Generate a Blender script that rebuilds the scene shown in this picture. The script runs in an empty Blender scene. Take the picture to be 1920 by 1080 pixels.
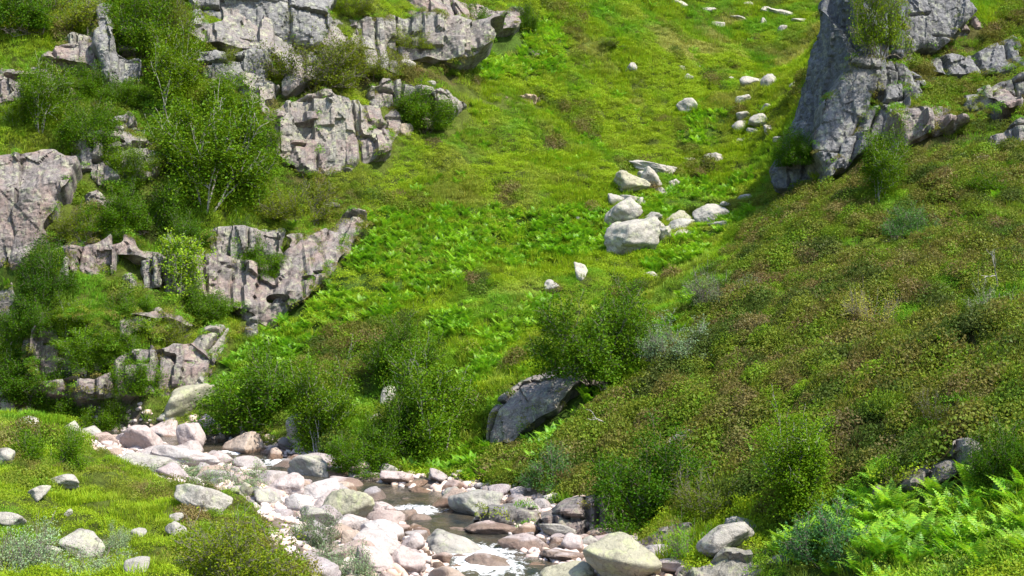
import bpy, math, numpy as np
from mathutils import Vector, Matrix
C = bpy.context.scene.collection
R = math.radians
CAMZ = 6.0
F = 2638.0                      # focal length in pixels of a 1920 wide frame (40 degrees across)

# ------------------------------------------------------------------ noise
def h2(ix, iy, seed=0):
    n = (ix.astype(np.int64) * 374761393 + iy.astype(np.int64) * 668265263 + seed * 1442695041) & 0xffffffff
    n = ((n ^ (n >> 13)) * 1274126177) & 0xffffffff
    n = ((n ^ (n >> 16)) * 2246822519) & 0xffffffff
    return ((n ^ (n >> 15)) & 0xffffff) / float(0xffffff)
def vn(x, y, seed=0):
    x = np.asarray(x, float); y = np.asarray(y, float)
    ix = np.floor(x); iy = np.floor(y); fx = x - ix; fy = y - iy
    fx = fx*fx*fx*(fx*(fx*6-15)+10); fy = fy*fy*fy*(fy*(fy*6-15)+10)
    a = h2(ix, iy, seed); b = h2(ix+1, iy, seed); c = h2(ix, iy+1, seed); d = h2(ix+1, iy+1, seed)
    return (a*(1-fx)+b*fx)*(1-fy) + (c*(1-fx)+d*fx)*fy
def fbm(x, y, o=4, seed=0):
    s = 0; a = 1; t = 0
    for k in range(o):
        s = s + a*vn(x*2**k+17.3*k, y*2**k-9.1*k, seed+k); t += a; a *= .5
    return s/t
def n3(p, f, seed=0):           # cheap 3d noise: three planar noises
    return (vn(p[:, 0]*f+p[:, 2]*f*.6, p[:, 1]*f-p[:, 2]*f*.3, seed) + vn(p[:, 1]*f+p[:, 0]*f*.5, p[:, 2]*f, seed+7)
            + vn(p[:, 2]*f-p[:, 1]*f*.4, p[:, 0]*f, seed+13))/3
def sstep(a, b, x):
    t = np.clip((x-a)/(b-a), 0, 1); return t*t*(3-2*t)

# ------------------------------------------------------------------ terrain
SURVEY = [(0,1080,21),(250,1080,21),(500,1080,22),(600,1080,26),(0,980,26),(200,980,26),(400,980,28),(500,955,34),
 (0,880,34),(200,880,38),(360,895,42),(0,800,43),(150,800,44),(220,795,47),
 (0,750,48),(150,740,50),(300,755,53),(400,725,54),(0,600,53),(200,600,55),(350,600,57),(480,600,59),
 (0,480,57),(200,480,58),(400,480,61),(560,480,62),(0,350,60),(200,350,61),(400,350,63),(580,340,66),
 (0,200,64),(250,200,65),(450,200,67),(650,170,71),(0,0,69),(250,0,70),(450,0,72),(700,0,77),(0,-300,80),(450,-300,85),
 (560,800,48),(640,880,44),(780,880,42),(700,780,49),(600,700,53),(850,700,52),(750,600,57),(950,600,56),(650,520,61),
 (900,480,63),(1100,500,62),(700,380,66),(1000,350,69),(1200,330,71),(1380,300,74),(760,250,71),(1000,200,78),
 (1250,150,84),(1450,150,88),(1480,60,93),(1250,0,94),(1000,0,88),(860,80,80),(1500,0,98),(1250,-300,114),(1550,-300,118),
 (1200,450,65),(1340,410,67),(1430,360,70),(900,840,45),(1000,650,50),(1120,620,55),
 (950,830,43),(1100,730,46),(1200,640,50),(1300,540,56),(1440,400,64),(1300,700,42),(1500,700,37),(1300,850,36),
 (1000,880,39.5),(1150,910,36.5),(1300,950,33),(1450,990,29.5),(1500,850,32),(1700,850,29),(1900,850,27),(1700,1000,26),
 (1900,1000,24),(1550,1080,24),(1900,1080,20.5),(1500,550,46),(1700,550,43),(1900,550,41),(1600,400,54),(1750,400,52),
 (1900,400,50),(1500,340,66),(1650,280,61),(1590,330,61),(1600,110,67),(1700,60,66),(1560,200,65.5),(1900,280,58),(1750,150,66),(1900,150,64),(1900,0,70),(1650,0,68.5),(1900,-300,80)]
EXTRA = [(-30,60,9),(-40,80,30),(-50,50,12),(-25,40,3),(-18,20,2),(-35,20,6),(-30,0,5),(0,0,3.6),(8,0,3.0),(-6,12,2.6),(8,12,1.0),
 (22,20,6),(35,35,14),(45,60,27),(30,0,7),(45,90,42),(0,140,60),(-40,130,62),(45,140,72),(70,60,40),(-70,60,30),(0,-30,4),
 (-70,0,14),(70,0,16),(80,140,75),(-80,140,70),(-30,-30,6),(40,-30,8),(14,14,2.2)]
def w_of(u, v, D): return ((u-960)/F*D, D, CAMZ+(540-v)/F*D)
P = np.array([w_of(*s) for s in SURVEY] + EXTRA)
def tps(r2): return .5*r2*np.log(r2+1e-6)
_n = len(P)
K = tps(((P[:, None, :2]-P[None, :, :2])**2).sum(2)) + np.eye(_n)*2.0
Q = np.hstack([np.ones((_n, 1)), P[:, :2]])
W = np.linalg.solve(np.vstack([np.hstack([K, Q]), np.hstack([Q.T, np.zeros((3, 3))])]), np.concatenate([P[:, 2], np.zeros(3)]))
def base_h(x, y):
    sh = x.shape; x = x.ravel(); y = y.ravel(); out = W[_n]+W[_n+1]*x+W[_n+2]*y
    for i in range(_n):
        out += W[i]*tps((x-P[i, 0])**2+(y-P[i, 1])**2)
    return out.reshape(sh)
# stream centre line: x, y, water level, reach of bed to the left, to the right
ST = np.array([(-40,62,1.6,2,1.5),(-26,57,1.0,3,1.2),(-17,52.5,.7,4,1),(-11,49.8,.5,4.5,1),(-8.6,47,.3,4.6,1),(-6.2,43,.2,4.4,1.2),(-3.2,39.7,.15,4.3,2.2),
 (-2.6,38,.08,4.2,2.8),(-1.2,35,0.,4.1,3),(-.6,32,-.05,3.8,3.2),(-.1,29,-.12,3.6,3.4),(.9,25,-.25,3.4,3),(3,18,-.5,3,2.6),(6,10,-.8,3,2.5),(9,0,-1.1,3,2.5),(12,-30,-2,3,2.5)])
def stream(x, y):
    """signed distance (positive = right bank side), water level, left reach, right reach"""
    best = np.full(x.shape, 1e9); sd = np.zeros(x.shape); lv = np.zeros(x.shape); L = np.zeros(x.shape); Rr = np.zeros(x.shape)
    for a, b in zip(ST[:-1], ST[1:]):
        dx, dy = b[0]-a[0], b[1]-a[1]; l2 = dx*dx+dy*dy
        t = np.clip(((x-a[0])*dx+(y-a[1])*dy)/l2, 0, 1)
        px = x-a[0]-t*dx; py = y-a[1]-t*dy; d = np.hypot(px, py); m = d < best
        best = np.where(m, d, best)
        side = np.where(dx*py-dy*px > 0, 1., -1.)
        sd = np.where(m, d*side, sd)
        lv = np.where(m, a[2]+(b[2]-a[2])*t, lv); L = np.where(m, a[3]+(b[3]-a[3])*t, L); Rr = np.where(m, a[4]+(b[4]-a[4])*t, Rr)
    return sd, lv, L, Rr
def bank(x, y):                 # 0 in the stream bed, 1 on vegetated ground
    sd, lv, L, Rr = stream(x, y)
    wob = (fbm(x*.6, y*.6, 3, 5)-.5)*1.6
    reach = np.where(sd < 0, L, Rr); wid = np.where(sd < 0, 2.2, 1.3)
    return sstep(0, 1, (np.abs(sd)+wob-reach)/wid), sd, lv
def height(x, y):
    z = base_h(x, y)
    b, sd, lv = bank(x, y)
    bed = lv - .32 + sstep(.5, 1.4, np.abs(sd))*.34 + np.clip(np.abs(sd)-1.5, 0, 5)*np.where(sd < 0, .11, .06)
    bump = (fbm(x*.16, y*.16, 2, 3)-.5)*1.2 + (fbm(x*.5, y*.5, 3, 9)-.5)*1.0 + (fbm(x*1.7, y*1.7, 3, 21)-.5)*.55
    return bed*(1-b) + z*b + bump*(.12+.88*b)*np.where(y < 14, .35, 1.)
GX = np.arange(-45, 50.01, .16); GY = np.arange(8, 132.01, .16)
XX, YY = np.meshgrid(GX, GY)
ZZ = height(XX, YY)
def zg(x, y):
    fx = np.clip((np.asarray(x, float)-GX[0])/.16, 0, len(GX)-1.001); fy = np.clip((np.asarray(y, float)-GY[0])/.16, 0, len(GY)-1.001)
    ix = fx.astype(int); iy = fy.astype(int); fx = fx-ix; fy = fy-iy
    return (ZZ[iy, ix]*(1-fx)+ZZ[iy, ix+1]*fx)*(1-fy)+(ZZ[iy+1, ix]*(1-fx)+ZZ[iy+1, ix+1]*fx)*fy
# survey of distances: where does each line of sight meet the ground
UG = np.arange(-160, 2081, 8.); VG = np.arange(-160, 1241, 8.)
UU, VV = np.meshgrid(UG, VG)
DM = np.full(UU.shape, 130.); _open = np.ones(UU.shape, bool)
for D in np.concatenate([np.arange(12, 60, .12), np.arange(60, 130, .2)]):
    hit = _open & (CAMZ+(540-VV)/F*D < zg((UU-960)/F*D, np.full(UU.shape, D)))
    DM[hit] = D; _open &= ~hit
def dist(u, v):
    fx = np.clip((np.asarray(u, float)-UG[0])/8, 0, len(UG)-1.001); fy = np.clip((np.asarray(v, float)-VG[0])/8, 0, len(VG)-1.001)
    ix = fx.astype(int); iy = fy.astype(int); fx = fx-ix; fy = fy-iy
    return (DM[iy, ix]*(1-fx)+DM[iy, ix+1]*fx)*(1-fy)+(DM[iy+1, ix]*(1-fx)+DM[iy+1, ix+1]*fx)*fy
DMS = DM.copy()
for _ in range(6):
    q = np.pad(DMS, 1, mode='edge'); DMS = (q[:-2, 1:-1]+q[2:, 1:-1]+q[1:-1, :-2]+q[1:-1, 2:]+2*DMS)/6
def dist_s(u, v):
    global DM
    keep = DM; DM = DMS; r = dist(u, v); DM = keep; return r
def at(u, v, D=None):
    D = float(dist(u, v)) if D is None else D
    return np.array(w_of(u, v, D))
def proj(x, y, z): return 960+F*x/y, 540-F*(z-CAMZ)/y
def inpoly(px, py, poly):
    px = np.asarray(px, float); py = np.asarray(py, float); c = np.zeros(px.shape, bool); n = len(poly)
    for i in range(n):
        x1, y1 = poly[i]; x2, y2 = poly[(i+1) % n]
        if y1 == y2: continue
        c ^= ((y1 > py) != (y2 > py)) & (px < (x2-x1)*(py-y1)/(y2-y1)+x1)
    return c
def pdist(px, py, poly):
    best = np.full(px.shape, 1e9); n = len(poly)
    for i in range(n):
        x1, y1 = poly[i]; x2, y2 = poly[(i+1) % n]; dx = x2-x1; dy = y2-y1
        t = np.clip(((px-x1)*dx+(py-y1)*dy)/(dx*dx+dy*dy+1e-9), 0, 1)
        best = np.minimum(best, np.hypot(px-x1-t*dx, py-y1-t*dy))
    return best

# ------------------------------------------------------------------ materials
def new_mat(name):
    m = bpy.data.materials.new(name); m.use_nodes = True; nt = m.node_tree; nt.nodes.clear()
    out = nt.nodes.new('ShaderNodeOutputMaterial'); return m, nt, out
def nd(nt, t, **kw):
    n = nt.nodes.new(t)
    for k, v in kw.items():
        if k in n.inputs.keys(): n.inputs[k].default_value = v
        else: setattr(n, k, v)
    return n
def ramp(nt, fac, stops):
    r = nt.nodes.new('ShaderNodeValToRGB'); e = r.color_ramp.elements
    while len(e) < len(stops): e.new(.5)
    for el, (p, c) in zip(e, stops): el.position = p; el.color = (*c, 1) if len(c) == 3 else c
    nt.links.new(fac, r.inputs[0]); return r.outputs[0]
def mixc(nt, fac, a, b, mode='MIX'):
    m = nt.nodes.new('ShaderNodeMix'); m.data_type = 'RGBA'; m.blend_type = mode
    for s, v in ((0, fac), (6, a), (7, b)):
        if hasattr(v, 'is_output'): nt.links.new(v, m.inputs[s])
        else: m.inputs[s].default_value = v if s == 0 else (*v, 1)
    return m.outputs[2]
def noise(nt, vec, scale, detail=6, rough=.6, dist=0):
    n = nd(nt, 'ShaderNodeTexNoise'); n.inputs['Scale'].default_value = scale; n.inputs['Detail'].default_value = detail
    n.inputs['Roughness'].default_value = rough; n.inputs['Distortion'].default_value = dist
    nt.links.new(vec, n.inputs['Vector']); return n.outputs['Fac']
def rock_mat(name, pale, mid, dark, lichen=(.42,.45,.27), lich=.5, streak=.5, pink=None, use_color=False, wet=False, rough=.85):
    m, nt, out = new_mat(name)
    tc = nd(nt, 'ShaderNodeTexCoord'); oi = nd(nt, 'ShaderNodeObjectInfo')
    add = nd(nt, 'ShaderNodeVectorMath', operation='ADD'); nt.links.new(tc.outputs['Object'], add.inputs[0])
    sc = nd(nt, 'ShaderNodeVectorMath', operation='SCALE'); nt.links.new(oi.outputs['Location'], sc.inputs[0]); sc.inputs['Scale'].default_value = 1.7
    nt.links.new(sc.outputs[0], add.inputs[1]); v = add.outputs[0]
    big = noise(nt, v, 1.3, 8, .65, .4)
    col = ramp(nt, big, [(.30, dark), (.42, mid), (.55, mid), (.68, pale)])
    mp = nd(nt, 'ShaderNodeMapping'); mp.inputs['Scale'].default_value = (3.2, 3.2, .28); nt.links.new(v, mp.inputs['Vector'])
    st = ramp(nt, noise(nt, mp.outputs[0], 1.5, 6, .7, .3), [(.47, (0, 0, 0)), (.62, (1, 1, 1))])
    if streak:
        f = nd(nt, 'ShaderNodeMath', operation='MULTIPLY'); nt.links.new(st, f.inputs[0]); f.inputs[1].default_value = streak
        col = mixc(nt, f.outputs[0], col, tuple(c*.32 for c in mid))
    if pink:
        pf = ramp(nt, noise(nt, v, .8, 5, .7), [(.45, (0, 0, 0)), (.62, (1, 1, 1))])
        col = mixc(nt, pf, col, pink)
    lf = ramp(nt, noise(nt, v, 3.1, 9, .72), [(.52, (0, 0, 0)), (.60, (1, 1, 1))])
    f = nd(nt, 'ShaderNodeMath', operation='MULTIPLY'); nt.links.new(lf, f.inputs[0]); f.inputs[1].default_value = lich
    col = mixc(nt, f.outputs[0], col, lichen)
    sp = noise(nt, v, 26, 4, .8)
    col = mixc(nt, ramp(nt, sp, [(.60, (0, 0, 0)), (.68, (.65, .65, .65))]), col, tuple(min(.7, c*1.5) for c in pale))
    col = mixc(nt, ramp(nt, noise(nt, v, 17, 5, .8), [(.60, (0, 0, 0)), (.70, (.8, .8, .8))]), col, tuple(c*.35 for c in dark))
    vo = nd(nt, 'ShaderNodeTexVoronoi', feature='DISTANCE_TO_EDGE'); vo.inputs['Scale'].default_value = 1.5
    wv = nd(nt, 'ShaderNodeVectorMath', operation='ADD'); nz = nd(nt, 'ShaderNodeTexNoise'); nz.inputs['Scale'].default_value = 2.2; nz.inputs['Detail'].default_value = 6; nt.links.new(v, nz.inputs['Vector'])
    nt.links.new(v, wv.inputs[0]); nt.links.new(nz.outputs['Color'], wv.inputs[1]); nt.links.new(wv.outputs[0], vo.inputs['Vector'])
    cm = ramp(nt, vo.outputs['Distance'], [(0, (1, 1, 1)), (.035, (0, 0, 0))]); cmk = ramp(nt, noise(nt, v, 1.1, 4), [(.48, (0, 0, 0)), (.60, (.8, .8, .8))])
    col = mixc(nt, mixc(nt, 1.0, cm, cmk, 'MULTIPLY'), col, tuple(c*.4 for c in dark))
    col = mixc(nt, ramp(nt, noise(nt, v, 5.5, 8, .8), [(.50, (0, 0, 0)), (.62, (.55, .55, .55))]), col, tuple(c*.9 for c in dark))
    if use_color: col = mixc(nt, 1.0, col, oi.outputs['Color'], 'MULTIPLY')
    b = nd(nt, 'ShaderNodeBsdfPrincipled'); b.inputs['Roughness'].default_value = rough; b.inputs['Specular IOR Level'].default_value = .3
    if wet:                     # stones darkened and shining just above the water line
        geo = nd(nt, 'ShaderNodeNewGeometry'); sep = nd(nt, 'ShaderNodeSeparateXYZ'); nt.links.new(geo.outputs['Position'], sep.inputs[0])
        y1 = nd(nt, 'ShaderNodeMath', operation='MULTIPLY_ADD'); nt.links.new(sep.outputs[1], y1.inputs[0]); y1.inputs[1].default_value = -.022; y1.inputs[2].default_value = .74
        y2 = nd(nt, 'ShaderNodeMath', operation='ADD'); nt.links.new(y1.outputs[0], y2.inputs[0]); nt.links.new(sep.outputs[2], y2.inputs[1])
        a = nd(nt, 'ShaderNodeMath', operation='MULTIPLY_ADD'); nt.links.new(noise(nt, geo.outputs['Position'], 2.2, 3), a.inputs[0]); a.inputs[1].default_value = -.3; nt.links.new(y2.outputs[0], a.inputs[2])
        wf = ramp(nt, a.outputs[0], [(0, (1, 1, 1)), (.06, (0, 0, 0))])
        a.use_clamp = True
        col = mixc(nt, wf, col, mixc(nt, 1.0, col, (.5, .42, .35), 'MULTIPLY'))
        rr = nd(nt, 'ShaderNodeMapRange'); nt.links.new(wf, rr.inputs[0]); rr.inputs[3].default_value = rough; rr.inputs[4].default_value = .3
        nt.links.new(rr.outputs[0], b.inputs['Roughness'])
    nt.links.new(col, b.inputs['Base Color'])
    bu = nd(nt, 'ShaderNodeBump'); bu.inputs['Strength'].default_value = .9; bu.inputs['Distance'].default_value = .08
    nt.links.new(noise(nt, v, 9, 10, .72), bu.inputs['Height']); nt.links.new(bu.outputs[0], b.inputs['Normal'])
    nt.links.new(b.outputs[0], out.inputs[0]); return m
def leaf_mat(name, col=None, attr=None, vary=.35, trans=.35, gloss=.04, warm=1.25):
    m, nt, out = new_mat(name)
    geo = nd(nt, 'ShaderNodeNewGeometry')
    if attr:
        a = nd(nt, 'ShaderNodeAttribute', attribute_type='INSTANCER', attribute_name=attr); c = a.outputs['Color']
    else:
        rgb = nd(nt, 'ShaderNodeRGB'); rgb.outputs[0].default_value = (*col, 1)
        oi = nd(nt, 'ShaderNodeObjectInfo'); c = mixc(nt, 1.0, rgb.outputs[0], oi.outputs['Color'], 'MULTIPLY')
    hs = nd(nt, 'ShaderNodeHueSaturation'); nt.links.new(c, hs.inputs['Color'])
    mr = nd(nt, 'ShaderNodeMapRange'); nt.links.new(geo.outputs['Random Per Island'], mr.inputs[0]); mr.inputs[3].default_value = 1-vary; mr.inputs[4].default_value = 1+vary
    nt.links.new(mr.outputs[0], hs.inputs['Value'])
    m2 = nd(nt, 'ShaderNodeMath', operation='MULTIPLY'); nt.links.new(geo.outputs['Random Per Island'], m2.inputs[0]); m2.inputs[1].default_value = 17.3
    m3 = nd(nt, 'ShaderNodeMath', operation='FRACT'); nt.links.new(m2.outputs[0], m3.inputs[0])
    mh = nd(nt, 'ShaderNodeMapRange'); nt.links.new(m3.outputs[0], mh.inputs[0]); mh.inputs[3].default_value = .475; mh.inputs[4].default_value = .515
    nt.links.new(mh.outputs[0], hs.inputs['Hue'])
    d = nd(nt, 'ShaderNodeBsdfDiffuse'); nt.links.new(hs.outputs[0], d.inputs[0])
    t = nd(nt, 'ShaderNodeBsdfTranslucent'); nt.links.new(mixc(nt, 1.0, hs.outputs[0], (warm, 1.25, .6), 'MULTIPLY'), t.inputs[0])
    mx = nd(nt, 'ShaderNodeMixShader'); mx.inputs[0].default_value = trans; nt.links.new(d.outputs[0], mx.inputs[1]); nt.links.new(t.outputs[0], mx.inputs[2])
    g = nd(nt, 'ShaderNodeBsdfGlossy'); g.inputs['Roughness'].default_value = .45; g.inputs[0].default_value = (.9, .95, 1, 1)
    mg = nd(nt, 'ShaderNodeMixShader'); mg.inputs[0].default_value = gloss; nt.links.new(mx.outputs[0], mg.inputs[1]); nt.links.new(g.outputs[0], mg.inputs[2])
    nt.links.new(mg.outputs[0], out.inputs[0]); return m
M = {}
M['grey'] = rock_mat('grey rock', (0.273,0.259,0.233), (0.182,0.171,0.160), (0.075,0.072,0.073), lich=.45, streak=.85, pink=(0.224,0.187,0.170))
M['purple'] = rock_mat('purple grey rock', (0.263,0.237,0.218), (0.179,0.158,0.149), (0.079,0.066,0.066), lich=.35, streak=.85, pink=(0.222,0.165,0.146))
M['pale'] = rock_mat('pale lichen rock', (0.335,0.317,0.270), (0.226,0.216,0.187), (0.091,0.085,0.079), lichen=(0.301,0.317,0.180), lich=.7, streak=.5, pink=(0.243,0.203,0.180))
M['blue'] = rock_mat('dark grey rock', (0.271,0.263,0.251), (0.185,0.180,0.176), (0.066,0.064,0.068), lich=.35, streak=.5)
M['dark'] = rock_mat('shaded crag rock', (.17,.18,.20), (.10,.108,.125), (.045,.05,.06), lich=.2, streak=.6)  # crag rock with the shade of its gully side put into the colour
M['crag'] = rock_mat('crag rock', (0.255,0.250,0.242), (0.158,0.155,0.158), (0.061,0.060,0.065), lich=.3, streak=.8)
M['boulder'] = rock_mat('boulder', (0.432,0.408,0.347), (0.319,0.299,0.264), (0.147,0.132,0.117), lich=.5, streak=0, use_color=True)
M['rust'] = rock_mat('rusty rock', (0.420,0.311,0.210), (0.302,0.218,0.151), (0.134,0.101,0.076), lich=.2, streak=.3)
M['river'] = rock_mat('river stone', (0.469,0.446,0.431), (0.378,0.352,0.340), (0.204,0.182,0.174), lichen=(0.340,0.333,0.302), lich=.35, streak=0, pink=(0.393,0.333,0.310), use_color=True, wet=True, rough=.75)

def mesh_obj(name, V, Fc, mat, parent=None, smooth=False, loc=None):
    me = bpy.data.meshes.new(name); V = np.asarray(V, np.float32)
    if isinstance(Fc, np.ndarray):
        me.vertices.add(len(V)); me.vertices.foreach_set('co', V.ravel())
        k = Fc.shape[1]; me.loops.add(Fc.size); me.loops.foreach_set('vertex_index', Fc.astype(np.int32).ravel())
        me.polygons.add(len(Fc)); me.polygons.foreach_set('loop_start', np.arange(0, Fc.size, k, dtype=np.int32))
        me.update(calc_edges=True); me.validate()
    else:
        me.from_pydata([tuple(map(float, p)) for p in V], [], Fc); me.update()
    me.polygons.foreach_set('use_smooth', [smooth]*len(me.polygons))
    if mat: me.materials.append(mat)
    o = bpy.data.objects.new(name, me); C.objects.link(o); o.parent = parent
    if loc is not None: o.location = loc
    return o
def tag(o, label=None, cat=None, group=None, kind=None):
    for k, v in (('label', label), ('category', cat), ('group', group), ('kind', kind)):
        if v: o[k] = v
    return o

# ------------------------------------------------------------------ plant zones (which plant grows where on the ground)
FERN = [[(700,400),(860,385),(1010,395),(1150,400),(1150,460),(1050,500),(920,500),(800,560),(700,610),(600,690),(520,720),(400,750),(392,700),(520,612),(600,530),(650,470)],
 [(915,862),(1015,785),(1110,705),(1190,640),(1245,622),(1235,665),(1180,715),(1090,792),(1000,868)],
 [(1560,960),(1640,930),(1760,880),(1850,930),(1930,900),(1930,1050),(1700,1090),(1480,1080),(1480,1020)],
 [(880,60),(1060,40),(1060,140),(900,150)],[(790,590),(870,570),(880,640),(800,640)],[(930,600),(1050,540),(1010,620),(930,680),(880,760),(860,740)],
 [(1180,470),(1290,440),(1440,360),(1400,420),(1290,490),(1200,520)],[(780,830),(930,840),(960,880),(900,910),(780,890)],
 [(1340,830),(1430,800),(1440,890),(1370,900)],[(1190,380),(1280,340),(1420,320),(1350,400),(1230,410)],[(1290,220),(1380,200),(1340,290),(1270,260)],
 [(400,690),(500,700),(480,760),(400,760)],[(1240,800),(1300,780),(1260,840)],[(1270,570),(1350,540),(1330,580)],[(0,490),(60,500),(50,640),(0,660)]]
HEATH = [[(1440,385),(1560,330),(1700,250),(1800,100),(2100,-200),(2100,860),(1930,900),(1760,870),(1600,930),(1480,960),(1150,940),(930,925),(900,880),(1000,860),(1100,790),(1230,690)],
 [(510,90),(720,80),(880,100),(900,160),(690,150),(680,165),(540,170)],[(590,630),(760,600),(760,680),(620,760),(520,760)],
 [(1680,100),(1920,20),(1920,140),(1700,190)],[(130,370),(250,400),(330,450),(120,440)],[(330,960),(560,940),(640,1080),(330,1080)],[(490,160),(640,380),(700,385),(560,420)]]
LEDGE = []; RC = np.full((500, 400), -99.)   # highest rock in each cell of a coarse plan grid
def zones(x, y, z):
    u, v = proj(x, y, z)
    w1 = (fbm(x*.9, y*.9, 3, 31)-.5)*70; w2 = (fbm(x*.9+50, y*.9, 3, 33)-.5)*70
    k = np.clip(60/np.maximum(y, 15), .8, 2.2)
    uu = u+w1*k*.5; vv = v+w2*k*.5
    fern = np.zeros(u.shape, bool); heath = np.zeros(u.shape, bool)
    for p in FERN: fern |= inpoly(uu, vv, p)
    for p in HEATH: heath |= inpoly(uu, vv, p)
    heath |= (u > 1960) & (v < 900)
    return fern, heath, u, v

# ground sheet with soil and moss
def ground_mat():
    m, nt, out = new_mat('mossy ground')
    tc = nd(nt, 'ShaderNodeTexCoord'); v = tc.outputs['Object']
    at_ = nd(nt, 'ShaderNodeAttribute', attribute_name='tint')
    n1 = noise(nt, v, 1.6, 8, .7); n2 = noise(nt, v, 9, 8, .75)
    col = mixc(nt, ramp(nt, n1, [(.35, (.55,.55,.55)), (.65, (1.25,1.25,1.25))]), (0,0,0), (1,1,1))
    c = mixc(nt, 1.0, at_.outputs['Color'], ramp(nt, n1, [(.35, (.5,.5,.5)), (.65, (1.1,1.1,1.1))]), 'MULTIPLY')
    c = mixc(nt, 1.0, c, ramp(nt, n2, [(.35, (.55,.5,.5)), (.65, (1.2,1.2,1.2))]), 'MULTIPLY')
    b = nd(nt, 'ShaderNodeBsdfPrincipled'); b.inputs['Roughness'].default_value = .95; b.inputs['Specular IOR Level'].default_value = .1
    nt.links.new(c, b.inputs['Base Color'])
    bu = nd(nt, 'ShaderNodeBump'); bu.inputs['Strength'].default_value = .9; bu.inputs['Distance'].default_value = .12
    nt.links.new(noise(nt, v, 6, 10, .75), bu.inputs['Height']); nt.links.new(bu.outputs[0], b.inputs['Normal'])
    nt.links.new(b.outputs[0], out.inputs[0]); return m
M['ground'] = ground_mat()
def lerp(a, b, t): return a*(1-t[..., None])+b*t[..., None]
def grid_obj(name, X, Y, Z, mat, tint=None):
    ny, nx = X.shape; idx = np.arange(nx*ny).reshape(ny, nx)
    Fc = np.stack([idx[:-1, :-1], idx[:-1, 1:], idx[1:, 1:], idx[1:, :-1]], -1).reshape(-1, 4)
    o = mesh_obj(name, np.stack([X, Y, Z], -1).reshape(-1, 3), Fc, mat, smooth=True)
    if tint is not None:
        a = o.data.color_attributes.new('tint', 'FLOAT_COLOR', 'POINT')
        a.data.foreach_set('color', np.concatenate([tint.reshape(-1, 3), np.ones((nx*ny, 1))], 1).astype(np.float32).ravel())
    return o
def ground_tint(X, Y, Z):
    fern, heath, u, v = zones(X, np.maximum(Y, 5), Z)
    b, sd, lv = bank(X, Y)
    t = np.zeros(X.shape+(3,))+np.array((.085,.115,.018))
    t[fern] = (.06,.11,.015); t[heath] = (.085,.085,.025)
    gr = np.array((.25,.205,.17)); wet = np.array((.07,.055,.04))
    bedc = lerp(wet, gr, sstep(1.0, 1.9, np.abs(sd)))
    return lerp(bedc, t, sstep(.15, .6, b))
g = grid_obj('ground', XX, YY, ZZ, M['ground'], ground_tint(XX, YY, ZZ)); tag(g, kind='structure')
def sheet(name, xs, ys):       # the wider hillside round the detailed part
    X, Y = np.meshgrid(xs, ys); Z = height(X, Y); m = (X > -44.6) & (X < 49.6) & (Y > 8.4) & (Y < 131.6)
    o = grid_obj(name, X, Y, Z-np.where(m, 3., 0.), M['ground'], ground_tint(X, Y, Z)); tag(o, kind='structure')
sheet('hill', np.arange(-240, 241, 1.6), np.arange(-120, 330, 1.6))

# ------------------------------------------------------------------ water
def water_mat():
    m, nt, out = new_mat('stream water')
    geo = nd(nt, 'ShaderNodeNewGeometry'); at_ = nd(nt, 'ShaderNodeAttribute', attribute_name='foam')
    mp = nd(nt, 'ShaderNodeMapping'); mp.inputs['Scale'].default_value = (1, .55, 1); nt.links.new(geo.outputs['Position'], mp.inputs['Vector']); v = mp.outputs[0]
    b = nd(nt, 'ShaderNodeBsdfPrincipled'); b.inputs['Roughness'].default_value = .08; b.inputs['IOR'].default_value = 1.33
    n = noise(nt, v, 5, 6, .7, .6)
    a = nd(nt, 'ShaderNodeMath', operation='ADD'); nt.links.new(n, a.inputs[0]); nt.links.new(at_.outputs['Fac'], a.inputs[1])
    ff = ramp(nt, a.outputs[0], [(.78, (0, 0, 0)), (1.06, (1, 1, 1))])
    base = ramp(nt, noise(nt, v, 1.6, 5), [(.35, (.018,.022,.022)), (.65, (.075,.06,.04))])
    nt.links.new(mixc(nt, ff, base, (.85,.88,.9)), b.inputs['Base Color'])
    rr = nd(nt, 'ShaderNodeMapRange'); nt.links.new(ff, rr.inputs[0]); rr.inputs[3].default_value = .07; rr.inputs[4].default_value = .6; nt.links.new(rr.outputs[0], b.inputs['Roughness'])
    bu = nd(nt, 'ShaderNodeBump'); bu.inputs['Strength'].default_value = .6; bu.inputs['Distance'].default_value = .06
    nt.links.new(noise(nt, v, 7, 5, .6, .8), bu.inputs['Height']); nt.links.new(bu.outputs[0], b.inputs['Normal'])
    nt.links.new(b.outputs[0], out.inputs[0]); return m
M['water'] = water_mat()
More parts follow.
